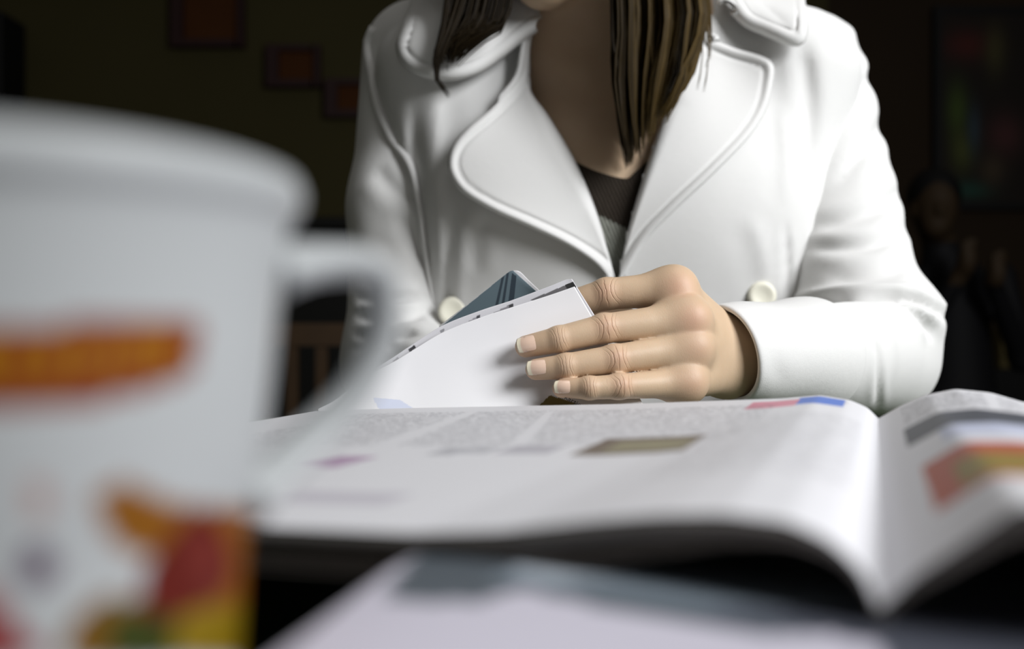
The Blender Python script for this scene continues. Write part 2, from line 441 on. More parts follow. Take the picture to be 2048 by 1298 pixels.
def magazine():
    r = empty('magazine', (S0[0] + 0.05, S0[1] + 0.14, 0.026), 'open magazine with curved white printed pages lying nearest across the table', 'magazine')
    thick = lambda w: 0.0010 + 0.0022 * np.clip(w / 0.03, 0, 1)
    for side, pn, pf, wm, nw in ((1, nearL, farL, 0.281, 380), (-1, nearR, farR, 0.24, 300)):
        V, uu, vv = page_grid(side, pn, pf, wm, nw, 400)
        F = gridF(nw, 400)
        if side == 1: F = F[:, ::-1]
        o = mesh('printed_page', V, F, M_paper, r); set_uv(o, np.stack([uu, vv], 1))
        white = (0.68, 0.678, 0.705)
        if side == 1:
            ink = [([(1140, 920), (1152, 900), (1185, 885), (1300, 874), (1415, 868), (1412, 882), (1330, 897), (1240, 908)], (0.16, 0.13, 0.105)),
                   ([(1200, 896), (1300, 882), (1395, 874), (1390, 884), (1300, 897), (1210, 908)], (0.26, 0.24, 0.16)),
                   ([(1586, 796), (1625, 793), (1665, 798), (1690, 808), (1690, 818), (1655, 808), (1600, 800)], (0.09, 0.18, 0.55)),
                   ([(1490, 806), (1540, 802), (1596, 806), (1590, 813), (1530, 812)], (0.62, 0.25, 0.32)),
                   ([(640, 940), (655, 920), (690, 908), (698, 916), (690, 932), (660, 936)], (0.42, 0.30, 0.42)),
                   ([(868, 902), (925, 893), (925, 906), (868, 912)], (0.42, 0.42, 0.45)), ([(940, 896), (985, 892), (985, 905), (940, 908)], (0.46, 0.46, 0.49)),
                   ([(1005, 896), (1130, 888), (1120, 903), (1005, 910)], (0.44, 0.43, 0.47)),
                   ([(540, 1005), (580, 985), (820, 985), (815, 1003), (640, 1008)], (0.52, 0.50, 0.55))]
            tx = [([(640, 826), (1600, 812), (1560, 850), (1420, 862), (1150, 875), (720, 905), (560, 910), (540, 868)], 0.55),
                  ([(1420, 840), (1640, 815), (1715, 850), (1730, 1040), (1600, 960), (1440, 905)], 0.30),
                  ([(1600, 800), (1690, 795), (1700, 806), (1650, 800)], 0.5)]
            gaps = [[(700, 905), (760, 905), (960, 822), (940, 822)], [(1000, 905), (1040, 905), (1110, 822), (1095, 822)]]
        else:
            ink = [([(1790, 890), (1800, 862), (1850, 838), (1920, 826), (2048, 832), (2200, 850), (2200, 872), (2048, 852), (1920, 848), (1860, 862)], (0.085, 0.09, 0.105)),
                   ([(1860, 862), (1920, 848), (2048, 852), (2200, 872), (2200, 890), (2048, 872), (1930, 868), (1880, 880)], (0.50, 0.53, 0.66)),
                   ([(1822, 1020), (1870, 930), (1910, 905), (2000, 893), (2200, 890), (2200, 960), (2048, 958), (1920, 985)], (0.42, 0.10, 0.06)),
                   ([(1888, 960), (1905, 922), (1990, 912), (2200, 912), (2200, 942), (2048, 944), (1940, 962)], (0.27, 0.20, 0.055))]
            tx = [([(1785, 830), (1880, 785), (1960, 782), (2048, 806), (2200, 830), (2048, 826), (1920, 815), (1850, 826), (1795, 850)], 0.75)]
            gaps = [[(1960, 780), (1985, 780), (2010, 830), (1990, 830)]]
        px, py = proj(V)
        def rect(poly):                                       # the printed rectangle that this outline belongs to, in page centimetres
            k = inpoly(px, py, poly)
            if k.sum() < 8: return k
            a0, a1 = np.percentile(uu[k], (4, 96)); b0, b1 = np.percentile(vv[k], (4, 96))
            return (uu >= a0) & (uu <= a1) & (vv >= b0) & (vv <= b1)
        C = np.tile(np.array(white, np.float32), (len(V), 1))
        for poly, c in ink: C[rect(poly)] = c
        add_attr(o, 'ink', C, 'FLOAT_COLOR'); t = np.zeros(len(V))
        for poly, a in tx: k = rect(poly) & (C[:, 0] > 0.6); t[k] = np.maximum(t[k], a)
        for poly in gaps: t[inpoly(px, py, poly)] = 0
        add_attr(o, 'txt', t)
        V, F = blk(side, pn, pf, wm - 0.001, lambda w: 0.0004 + 0 * w, thick)
        mesh('page_block', V, F if side == -1 else F[:, ::-1], M_edge, r)
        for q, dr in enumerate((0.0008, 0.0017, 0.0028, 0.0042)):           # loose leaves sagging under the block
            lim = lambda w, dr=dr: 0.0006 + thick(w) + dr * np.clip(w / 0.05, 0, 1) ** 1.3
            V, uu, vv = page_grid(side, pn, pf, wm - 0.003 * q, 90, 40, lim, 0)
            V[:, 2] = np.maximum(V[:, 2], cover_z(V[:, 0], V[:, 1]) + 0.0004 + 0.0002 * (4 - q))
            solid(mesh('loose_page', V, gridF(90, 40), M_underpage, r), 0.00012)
    # stitched spine holding both halves
    a = np.array([[*(S0 + SD * LEN * t), 0] for t in np.linspace(0.004, 0.996, 20)])
    zz = ev(nearL, np.zeros(1))[0] * (1 - np.linspace(0, 1, 20)) + ev(farL, np.zeros(1))[0] * np.linspace(0, 1, 20)
    a[:, 2] = np.maximum(zz - 0.0030, 0.0278)
    V, F = tube(a, 0.0014, 8); mesh('spine', V, quads_to_list(F), M_edge, r)
magazine()

# ------------------------------------------------------------------ catalogue underneath
def catalogue():
    d, n = CD, CN; O = CA + d * 0.135; L_, W_ = 0.285, 0.23
    r = empty('catalogue', (*(O - d * 0.14 + n * 0.11), 0), 'thick closed catalogue with pale blue grey cover under the open magazine', 'catalogue')
    def slab(z0, z1, ins, name, m):
        nu, nv = 150, 130
        a = np.linspace(ins, L_ - ins, nu); b = np.linspace(ins * 0.2, W_ - ins, nv); aa, bb = np.meshgrid(a, b)
        xy = O - d * aa[..., None] + n * bb[..., None]
        lift = np.maximum(cover_z(xy[..., 0], xy[..., 1]) - 0.0262, 0)
        T = np.dstack([xy, z1 + lift * (z1 > 0.01)]).reshape(-1, 3); Bm = T.copy(); Bm[:, 2] = z0 + lift.ravel() * (z0 > 0.01); k = nu * nv; F = gridF(nu, nv)
        g = np.arange(k).reshape(nv, nu); Fs = [F, F[:, ::-1] + k]
        for s in (g[0], g[:, -1], g[-1][::-1], g[:, 0][::-1]): Fs.append(np.stack([s[:-1], s[:-1] + k, s[1:] + k, s[1:]], 1))
        return mesh(name, np.vstack([T, Bm]), np.vstack(Fs)[:, ::-1], m, r, False)
    slab(0.0009, 0.0255, 0.002, 'page_block', M_edge)
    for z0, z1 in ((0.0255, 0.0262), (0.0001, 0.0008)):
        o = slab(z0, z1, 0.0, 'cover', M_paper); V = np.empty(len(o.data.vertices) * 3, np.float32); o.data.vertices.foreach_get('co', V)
        # print on the cover, in cover coordinates, plus painted shade at lower right
        Vw = V.reshape(-1, 3) + 0; M = world_of(o); Vw = Vw
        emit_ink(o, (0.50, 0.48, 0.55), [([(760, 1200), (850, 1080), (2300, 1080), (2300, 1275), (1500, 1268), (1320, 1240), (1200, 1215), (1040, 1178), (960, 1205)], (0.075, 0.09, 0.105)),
                 ([(1380, 1235), (1600, 1255), (1750, 1290), (1800, 1400), (2500, 1400), (2500, 1200), (1500, 1200)], (0.06, 0.065, 0.085)),  # shade under the right page, put into the cover colour
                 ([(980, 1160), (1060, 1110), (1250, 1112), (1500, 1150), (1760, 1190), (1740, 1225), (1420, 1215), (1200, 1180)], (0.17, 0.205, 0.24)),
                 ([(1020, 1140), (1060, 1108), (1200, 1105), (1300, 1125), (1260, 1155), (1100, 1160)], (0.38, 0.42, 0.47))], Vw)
        add_attr(o, 'txt', np.zeros(len(Vw))); set_uv(o, np.zeros((len(Vw), 2)))
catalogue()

# ------------------------------------------------------------------ mug
def mug():
    D = 0.14; tc = math.atan(-1024 / FPX); C = np.array([D * math.sin(tc), D * math.cos(tc)])
    prof = []
    for x, y in [(601, 381), (605, 390), (606, 402), (603, 418), (596, 432), (584, 446), (577, 465), (569, 505), (561, 560), (553, 630), (545, 720), (533, 820), (518, 920), (502, 1010), (492, 1100), (486, 1200), (480, 1298)]:
        ts = math.atan((x - 1024) / FPX); rr = D * math.sin(ts - tc); dep = math.sqrt(D * D - rr * rr) * math.cos(ts)
        prof.append((rr, H + (649 - y) / FPX * dep))
    rim = prof[0][1]
    out = smooth_poly(prof + [(0.0285, 0.012), (0.027, 0.004)], 120)
    low = [(0.0262, 0.0012), (0.0240, 0.0), (0.0225, 0.0008), (0.0, 0.0016)]
    inner = [(r - 0.0030, z) for r, z in out[::-1] if z > 0.008]
    lip = [(prof[0][0] - 0.0004, rim + 0.0009), (prof[0][0] - 0.0014, rim + 0.0013), (prof[0][0] - 0.0025, rim + 0.0008)]
    pr = low[::-1] + list(map(tuple, out[::-1])) + lip + inner[::-1] + [(0.018, 0.0056), (0.0, 0.005)]
    pr = np.array(pr); na = 288; a = np.linspace(0, 2 * math.pi, na, endpoint=False)
    V = np.stack([C[0] + pr[:, 0, None] * np.cos(a), C[1] + pr[:, 0, None] * np.sin(a), np.broadcast_to(pr[:, 1, None], (len(pr), na))], -1).reshape(-1, 3)
    root = empty('mug', (C[0], C[1], 0), 'white porcelain mug with orange label and fruit print in the left foreground', 'mug')
    m = mat('white_porcelain', (0.35, 0.363, 0.366), 0.35, 0.12); k = N(m); k.color(k.attr('ink').outputs['Color'])
    o = mesh('body', V, gridF(na, len(pr), True), m, root)
    px, py = proj(V); ir = np.repeat(np.arange(len(pr)), na); nl = len(low)
    seen = (ir < nl + len(out)) & (V[:, 1] < C[1] + 0.025)
    Cc = np.tile(np.array((0.35, 0.363, 0.366), np.float32), (len(V), 1))
    def paint(poly, c):
        s = inpoly(px, py, smooth_poly(poly + [poly[0]], 60) if len(poly) > 4 else poly) & seen; Cc[s] = c; return s
    paint([(-340, 662), (0, 650), (374, 640), (392, 690), (374, 752), (200, 806), (0, 820), (-340, 815)], (0.15, 0.028, 0.006))
    x = -300.0; rg = random.Random(3)
    while x < 335:                                                      # unreadable yellow lettering on the label
        wd = rg.choice((26, 34, 40)); t = 682 - 0.035 * x
        paint([(x, t), (x + 10, t), (x + 10, 752 - 0.06 * x), (x, 752 - 0.06 * x)], (0.27, 0.125, 0.004))
        paint([(x + wd - 14, t), (x + wd - 4, t), (x + wd - 4, 752 - 0.06 * x), (x + wd - 14, 752 - 0.06 * x)], (0.27, 0.125, 0.004))
        yb = rg.choice((t, t + 24, 745 - 0.06 * x)); paint([(x, yb), (x + wd - 6, yb), (x + wd - 6, yb + 11), (x, yb + 11)], (0.27, 0.125, 0.004))
        x += wd + 9
    OR, RD, YE, GR = (0.17, 0.062, 0.003), (0.085, 0.008, 0.004), (0.17, 0.11, 0.005), (0.028, 0.036, 0.005)
    paint([(190, 985), (250, 965), (330, 1000), (400, 1010), (480, 1020), (490, 1060), (420, 1110), (330, 1120), (250, 1100), (205, 1050)], OR)
    paint([(440, 1020), (520, 1040), (530, 1298), (430, 1298), (420, 1150)], (0.17, 0.055, 0.005))
    paint([(150, 1230), (210, 1195), (300, 1210), (330, 1320), (130, 1320)], (0.13, 0.06, 0.005))
    paint([(220, 1225), (300, 1215), (360, 1250), (350, 1320), (220, 1320)], GR)
    paint([(360, 1225), (480, 1205), (500, 1320), (340, 1320)], YE)
    paint([(375, 1035), (400, 1015), (440, 1050), (465, 1120), (440, 1190), (370, 1230), (300, 1230), (280, 1180), (310, 1110)], RD)
    paint([(395, 1060), (420, 1060), (440, 1120), (420, 1160), (390, 1130)], (0.12, 0.016, 0.010))
    paint([(40, 1110), (75, 1090), (110, 1120), (105, 1160), (65, 1175), (35, 1150)], (0.06, 0.03, 0.06))
    paint([(50, 970), (85, 960), (105, 1000), (90, 1040), (60, 1020)], (0.30, 0.21, 0.19))
    paint([(-200, 1180), (-60, 1160), (20, 1230), (70, 1320), (-200, 1320)], (0.20, 0.03, 0.03))
    add_attr(o, 'ink', Cc, 'FLOAT_COLOR')
    hp = [(545, 545, .137), (590, 532, .139), (650, 525, .143), (710, 527, .146), (752, 552, .149), (764, 610, .150), (755, 690, .150), (715, 775, .148), (650, 850, .145), (575, 920, .140), (500, 985, .134), (478, 1005, .132)]
    path = smooth_poly(PV(hp), 60); rd = np.interp(np.linspace(0, 1, 60), [0, .12, .35, .6, .9, 1], [.0037, .0029, .0025, .0024, .0027, .0034])
    V, F = tube(path, rd, 16, 1.5); h = mesh('handle', V, quads_to_list(F), m, root)
    add_attr(h, 'ink', np.tile(np.array((0.35, 0.363, 0.366), np.float32), (len(V), 1)), 'FLOAT_COLOR')
mug()

# ------------------------------------------------------------------ the woman: shapes
CX = 0.092
def torso(p, g=0.0):
    q = p.copy(); q[..., 1] = (q[..., 1] - 0.905) * 1.62
    q[..., 0] -= CX
    d = rcone(q, (0, 0, -0.20), (0, 0, 0.16), 0.168 + g, 0.172 + g)
    d = smin(d, rcone(q, (0, 0.0, 0.16), (0, 0.02, 0.27), 0.172 + g, 0.145 + g), 0.03) / 1.3
    for s in (-1, 1):
        d = smin(d, rcone(p, (CX + s * 0.150, 0.890, 0.296), (CX + s * 0.03, 0.910, 0.345), 0.050 + g, 0.050 + g), 0.05)
        d = smin(d, rcone(p, (CX + s * 0.158, 0.868, 0.290), (CX + s * 0.113, 0.874, 0.06), 0.050 + g, 0.048 + g), 0.035)
        d = smin(d, ellip(p, (CX + s * 0.072, 0.842, 0.175), (0.068 + g, 0.050 + g, 0.070 + g)), 0.06)
    return d
def coat_f(p):
    return torso(p, 0.0)
def head_f(p):
    c = np.array([0.030, 0.803, 0.446])
    fwd = np.array([-0.35, -0.80, -0.48]); fwd /= np.linalg.norm(fwd); rt = np.cross((0, 0, 1.0), fwd); rt /= np.linalg.norm(rt); up = np.cross(fwd, rt)
    R = np.stack([rt, fwd, up], 1)
    L = lambda x, y, z: c + R @ np.array([x, y, z])
    d = ellip(p, L(0, -0.005, 0.035), (0.072, 0.090, 0.082), R)
    d = smin(d, ellip(p, L(0, 0.028, -0.030), (0.054, 0.058, 0.072), R), 0.03)
    d = smin(d, ellip(p, L(0, 0.060, -0.088), (0.020, 0.018, 0.016), R), 0.02)          # chin
    d = smin(d, rcone(p, L(0, 0.086, 0.015), L(0, 0.104, -0.022), 0.006, 0.010), 0.012)   # nose
    d = smin(d, ellip(p, L(0, 0.083, -0.052), (0.022, 0.010, 0.007), R), 0.008)          # lips
    d = smin(d, ellip(p, L(0, 0.081, -0.062), (0.018, 0.010, 0.007), R), 0.006)
    for s in (-1, 1):
        d = smin(d, ellip(p, L(s * 0.030, 0.073, 0.008), (0.015, 0.012, 0.010), R), 0.006)   # closed lids
        d = smin(d, ellip(p, L(s * 0.072, -0.005, -0.005), (0.007, 0.018, 0.030), R), 0.006)   # ears
    return d, L
def body_f(p):
    d = torso(p, -0.016)
    d = smin(d, rcone(p, (0.080, 0.905, 0.30), (0.046, 0.845, 0.41), 0.056, 0.050), 0.045)
    for s in (-1, 1):                                                          # collar bones
        d = smin(d, rcone(p, (0.078 + s * 0.018, 0.842, 0.283), (CX + s * 0.12, 0.885, 0.318), 0.009, 0.008), 0.02)
    d = smin(d, head_f(p)[0], 0.02)
    for J in ARMS: d = smin(d, smin(rcone(p, J[0], J[1], 0.038, 0.030), rcone(p, J[1], J[2], 0.029, 0.023), 0.01), 0.02)
    return d
SH_R, EL_R = np.array([0.268, 0.918, 0.306]), np.array([0.287, 0.792, 0.047])
WR_R = P(1462, 712, 0.592)
SH_L, EL_L, WR_L = np.array([-0.082, 0.912, 0.314]), np.array([-0.098, 0.862, 0.040]), P(925, 786, .68)
ARMS = [(SH_R, EL_R, WR_R), (SH_L, EL_L, WR_L)]

# ---- the hand that holds the leaf
FING = {  # joints as (px, py, depth), radii in metres
 'index':  ([(1345, 578, .562), (1213, 588, .563), (1134, 612, .567), (1090, 628, .571)], (.0106, .0089, .0078, .0062)),
 'middle': ([(1372, 640, .551), (1208, 657, .541), (1118, 679, .538), (1052, 693, .5405)], (.0108, .0080, .0070, .0060)),
 'ring':   ([(1378, 697, .548), (1228, 719, .534), (1132, 733, .531), (1072, 739, .5335)], (.0098, .0079, .0067, .0057)),
 'little': ([(1368, 765, .544), (1238, 773, .527), (1178, 776, .524), (1123, 777, .5265)], (.0090, .0066, .0059, .0049)),
}
FJ = {k: (PV(v[0]), v[1]) for k, v in FING.items()}
def hand_f(p):
    wr = WR_R; el = WR_R + (EL_R - WR_R) * 0.45
    arm = rcone(p, wr, el, 0.0205, 0.026)
    # palm: one bone per finger, blended
    palm = None
    for i, k in enumerate(('index', 'middle', 'ring', 'little')):
        J, r = FJ[k]; base = wr + np.array([0.0, 0.004, (0.003, 0.001, -0.003, -0.008)[i]])
        b = rcone(p, J[0] + np.array([0.002, 0.004, 0]), base, r[0] * 1.0, 0.0148)
        palm = b if palm is None else smin(palm, b, 0.011)
    inner = (FJ['index'][0][0] + FJ['little'][0][0]) / 2 + np.array([0.004, 0.020, -0.008])
    palm = smin(palm, rcone(p, inner, wr + np.array([0, 0.008, -0.004]), 0.0145, 0.0145), 0.010)
    d = smin(palm, arm, 0.014)
    # thumb behind the leaf
    tb = wr + np.array([-0.020, 0.014, 0.001]); t = [tb, P(1345, 665, .590), P(1240, 650, .588), P(1160, 645, .580)]
    th = smin(smin(rcone(p, t[0], t[1], .0150, .0115), rcone(p, t[1], t[2], .0112, .0095), .008), rcone(p, t[2], t[3], .0095, .0078), .006)
    d = smin(d, th, 0.012)
    fs = []
    for k, (J, r) in FJ.items():
        f = smin(rcone(p, J[0], J[1], r[0] * 0.94, r[1] * 1.0), rcone(p, J[1], J[2], r[1] * 1.0, r[2] * 1.03), 0.0015)
        f = smin(f, rcone(p, J[2], J[3], r[2] * 1.03, r[3]), 0.0015)
        # knuckle pads on the back of the finger
        for q, a in ((1, .86), (2, .80)):
            f = smin(f, np.sqrt(((p - (J[q] + np.array([0, -0.0010, 0.0003]))) ** 2).sum(-1)) - r[q] * (a + 0.06), 0.003)
        fs.append(f)
    # each finger flows into the palm, but neighbours keep a crease between them
    u = None
    for (k, (J, r)), f in zip(FJ.items(), fs):
        kn = np.sqrt(((p - (J[0] + np.array([0.0025, -0.0022, 0.0005]))) ** 2).sum(-1)) - r[0] * 0.82
        f = smin(f, kn, 0.009)
        u = f if u is None else smin(u, f, 0.0012)
    # skin web between neighbouring fingers
    kk = 0.010
    ks = list(FJ)
    for a, b in zip(ks[:-1], ks[1:]):
        A = FJ[a][0]; B = FJ[b][0]; o = np.array([0, 0.0035, 0])
        for t, rr in ((0.0, 0.0098), (0.12, 0.0088)):
            d = smin(d, rcone(p, A[0] * (1 - t) + A[1] * t + o, B[0] * (1 - t) + B[1] * t + o, rr, rr), 0.006)
    return smin(d, u, kk)
def skin_attrs(V):
    n = len(V); ka = np.full(n, 50.0); kt = np.zeros(n); kw = np.zeros(n); red = np.zeros(n); best = np.full(n, 1e9)
    view = np.array([0, -1, 0.15])
    for k, (J, r) in FJ.items():
        for q, amp, ext in ((1, 1.0, 0.0085), (2, 0.75, 0.0052)):
            if k == 'index' and q == 2: continue
            ax = J[q] - J[q - 1]; ax2 = J[min(q + 1, 3)] - J[q]; ax = ax / np.linalg.norm(ax) + ax2 / np.linalg.norm(ax2); ax /= np.linalg.norm(ax)
            dn = view - ax * (view @ ax); dn /= np.linalg.norm(dn); tr = np.cross(ax, dn)
            e = V - J[q]; a = e @ ax; t = e @ tr; up = e @ dn
            near = (np.abs(t) < r[q] * 1.02) & (np.abs(a) < 0.016) & (up > 0)
            dd = np.abs(a) + np.abs(t) * 0.3; s = near & (dd < best); best[s] = dd[s]
            sc = 1.0 if q == 1 else 1.5
            ka[s] = a[s] * 1000 * sc; kt[s] = t[s] * 1000
            fade = np.clip(1 - (np.abs(t[s]) / (r[q] * 0.98)) ** 3, 0, 1) * np.clip(1.35 - np.abs(a[s]) / ext, 0, 1)
            kw[s] = np.minimum(fade, 1) * amp
            g = np.exp(-(a / 0.007) ** 2 - (t / 0.006) ** 2) * (up > 0); red = np.maximum(red, g * (0.55 if q == 1 else 0.25))
        c = J[0] + np.array([0.002, -r[0] * 0.9, 0.0]); g = np.exp(-((V - c) ** 2).sum(1) / 0.0085 ** 2)
        red = np.maximum(red, g * (0.95 if k in ('index', 'middle') else 0.6))
        g = np.exp(-((V - J[3]) ** 2).sum(1) / 0.008 ** 2); red = np.maximum(red, g * 0.55)
    return ka, kt, kw, red

woman = empty('person', (CX, 0.95, FLOOR), 'seated woman in a white wool coat holding up a folded paper with one hand', 'person')

def build_body():
    V1, F1 = surface_nets(body_f, (-0.16, 0.55, -0.24), (0.36, 1.05, 0.62), 0.0055)
    lo = np.array([0.00, 0.505, 0.005]); hi = np.array([0.24, 0.70, 0.125])
    V2, F2 = surface_nets(hand_f, lo, hi, 0.0009, 2)
    # carve the nail beds
    keep = V2[:, 0] < 0.232
    V2 = laplace(V2, F2, 1, 0.3)
    # the other hand, out of sight behind the papers: mirrored, palm down on the table
    V3 = V2.copy(); V3 = V3[:]; c = WR_R; E = V3 - c; E[:, 0] *= -1
    t = math.radians(62); R = np.array([[1, 0, 0], [0, math.cos(t), -math.sin(t)], [0, math.sin(t), math.cos(t)]])
    E = E @ R.T; a = math.radians(-12); R2 = np.array([[math.cos(a), -math.sin(a), 0], [math.sin(a), math.cos(a), 0], [0, 0, 1]]); E = E @ R2.T
    E = E[:] ; V3 = E + WR_L; V3[:, 2] += 0.004
    s = E[:, 0] > 0.012
    V3[~s] = WR_L                                           # sleeve hides the stub
    F3 = F2[:, ::-1]; F3 = F3[s[F3].all(1)]
    V = np.vstack([V1, V2, V3]); F = np.vstack([F1, F2 + len(V1), F3 + len(V1) + len(V2)])
    o = mesh('body', V, F, M_skin, woman)
    ka, kt, kw, red = skin_attrs(V2); z1 = np.zeros(len(V1)); z3 = np.zeros(len(V3))
    for nme, arr, dflt in (('ka', ka, 50.0), ('kt', kt, 0), ('kw', kw, 0), ('red', red, 0)):
        add_attr(o, nme, np.r_[z1 + dflt, arr, z3 + dflt])
    o['label'] = 'bare skin of hand, wrist, neck and upper chest'
    # nails
    for k, L_, wd in (('middle', 0.0112, 0.0046), ('ring', 0.0114, 0.0043), ('little', 0.0094, 0.0036)):
        J, r = FJ[k]; ax = J[3] - J[2]; ax /= np.linalg.norm(ax); dn = np.array([0, -1, 0.28]); dn = dn - ax * (dn @ ax); dn /= np.linalg.norm(dn); tr = np.cross(ax, dn)
        nu, nv = 15, 17; u = np.linspace(-1, 1, nu); v = np.linspace(0, 1, nv); rr = r[3] * 1.02
        VV = []; tip = []
        for b in v:
            wl = wd * (min(1.0, math.sqrt(max(0.0, 1 - max(0, 0.30 - b) ** 2 / 0.30 ** 2)) * 0.75 + 0.25) if b < 0.30 else 1.0)
            wl *= 1 - 0.10 * max(0, (b - 0.8) / 0.2)
            for a in u:
                th = a * wl / rr
                pos = J[3] + ax * (-L_ * 0.62 + L_ * b - 0.0008 * a * a * (b > .6)) + tr * math.sin(th) * rr + dn * (math.cos(th) * rr - 0.0002 + 0.0007 * math.sin(math.pi * min(b, 0.9)) * (1 - 0.5 * a * a))
                VV.append(pos); tip.append(1.0 if b > 0.80 else 0.0)
        VV = np.array(VV)
        # seat the nail on the finger
        g, dd = grad(hand_f, VV); VV = VV + dn * (0.00035 - np.median(dd))
        no = mesh('fingernail', VV, gridF(nu, nv), M_nail, o); add_attr(no, 'tip', tip); solid(no, 0.0006, 0.0)
    return o
body = build_body()

def trousers():
    def f(p):
        d = None
        for sx in (-1, 1):
            hp = np.array([CX + sx * 0.09, 0.92, -0.24]); kn = np.array([CX + sx * 0.10, 0.52, -0.235]); ft = np.array([CX + sx * 0.09, 0.58, FLOOR + 0.10])
            l = smin(rcone(p, hp, kn, 0.085, 0.058), rcone(p, kn, ft, 0.056, 0.040), 0.02); d = l if d is None else smin(d, l, 0.03)
        return d
    V, F = surface_nets(f, (-0.12, 0.42, FLOOR + 0.04), (0.32, 1.03, -0.13), 0.012); mesh('trousers', V, F, mat('dark_denim', (0.02, 0.024, 0.035), 0.9, 0.1), woman)
    for sx in (-1, 1):
        def g(p): 
            a = np.array([CX + sx * 0.09, 0.60, FLOOR + 0.045]); return np.maximum(smin(rcone(p, a, a + np.array([0.01 * sx, -0.17, -0.008]), 0.042, 0.036), rcone(p, a, a + np.array([0, -0.01, 0.07]), 0.042, 0.042), 0.02), FLOOR + 0.002 - p[..., 2])
        c = CX + sx * 0.09; V, F = surface_nets(g, (c - 0.07, 0.36, FLOOR - 0.01), (c + 0.07, 0.67, FLOOR + 0.17), 0.008, 0); mesh('shoe', V, F, M_black, woman)
trousers()
def cafe_chair():
    r = empty('cafe_chair', (CX, 0.98, FLOOR), 'dark wooden chair under the woman in the white coat, mostly hidden', 'chair'); m = mat('dark_chair_wood', (0.02, 0.012, 0.008), 0.5, 0.3)
    V, F = box((CX, 0.95, FLOOR + 0.405), (0.42, 0.40, 0.03)); o = mesh('seat', V, F, m, r, False); bevel(o, 0.01)
    for x in (-0.18, 0.18):
        for y in (0.78, 1.12): V, F = box((CX + x, y, FLOOR + 0.195), (0.035, 0.035, 0.39)); mesh('leg', V, F, m, r, False)
        V, F = box((CX + x * 0.8, 1.13, FLOOR + 0.60), (0.03, 0.03, 0.36)); mesh('back_post', V, F, m, r, False)
    V, F = box((CX, 1.13, FLOOR + 0.74), (0.34, 0.022, 0.10)); o = mesh('backrest', V, F, m, r, False); bevel(o, 0.008)
cafe_chair()

# ------------------------------------------------------------------ sweater in the coat opening
def sweater():
    top = smooth_poly([(1040, 250), (1100, 292), (1155, 325), (1195, 343), (1250, 357), (1268, 346), (1300, 318), (1360, 270), (1420, 235)], 90)
    nv = 80; V = []; band = []
    bot = np.stack([np.linspace(1130, 1330, 90), np.full(90, 600.0)], 1)
    for t in np.linspace(0, 1, nv):
        q = top * (1 - t) + bot * t; Y = trace(body_f, q[:, 0], q[:, 1]) - 0.0055
        V.append(np.stack([(q[:, 0] - 1024) / FPX * Y, Y, H - (q[:, 1] - 649) / FPX * Y], 1))
        band.append((q[:, 1] > 430 + (q[:, 0] - 1197) * 0.5).astype(float))
    o = mesh('sweater', np.vstack(V), gridF(90, nv)[:, ::-1], M_knit, woman); add_attr(o, 'band', np.concatenate(band)); solid(o, 0.003, -1)
    o['label'] = 'dark brown ribbed sweater with a pale grey stripe'
sweater()

# ------------------------------------------------------------------ coat
VL = [(1075, 25), (1060, 120), (1064, 185), (1100, 235), (1150, 320), (1190, 420), (1218, 520), (1226, 556)]        # opening, left edge
VR = [(1420, 60), (1350, 180), (1325, 240), (1290, 340), (1262, 430), (1246, 500), (1236, 556)]
def build_coat():
    V, F = surface_nets(coat_f, (-0.13, 0.72, -0.24), (0.33, 1.06, 0.44), 0.0042)
    g, _ = grad(coat_f, V); px, py = proj(V); front = V[:, 1] < 0.915
    ax, ay = 14, 0
    hole = [(p[0] + 2, p[1]) for p in smooth_poly(VL, 30)] + [(p[0] - 2, p[1]) for p in smooth_poly(VR, 30)[::-1]] + [(1420, -400), (1000, -400)]
    cut = inpoly(px, py, hole) & front
    cut |= (V[:, 2] > 0.375) & (np.hypot(V[:, 0] - 0.07, V[:, 1] - 0.905) < 0.075)
    F = F[~cut[F].any(1)]
    used = np.unique(F); mp = np.full(len(V), -1); mp[used] = np.arange(len(used)); V = V[used]; F = mp[F]; fr = (V[:, 1] < 0.93).astype(float)
    V = press(V, [([(826, 180), (832, 330), (845, 450), (866, 600)], 0.0045, 13), ([(912, 400), (897, 520), (893, 660)], 0.0035, 11),
                  ([(868, 120), (875, 330), (880, 520)], -0.002, 16), ([(950, 560), (960, 460), (1000, 440)], 0.002, 14),
                  ([(1600, 60), (1612, 160), (1618, 260), (1600, 360)], 0.0035, 16), ([(1572, 430), (1574, 520), (1580, 640)], 0.0022, 7),
                  ([(1560, 200), (1575, 320), (1570, 420)], -0.0018, 14), ([(1500, 420), (1530, 520), (1540, 600)], -0.0015, 18)], fr)
    co = mesh('coat', V, F, M_coat, woman); solid(co, 0.004, -1); co['label'] = 'white wool coat with wide rounded lapels'
    return co
coat = build_coat()

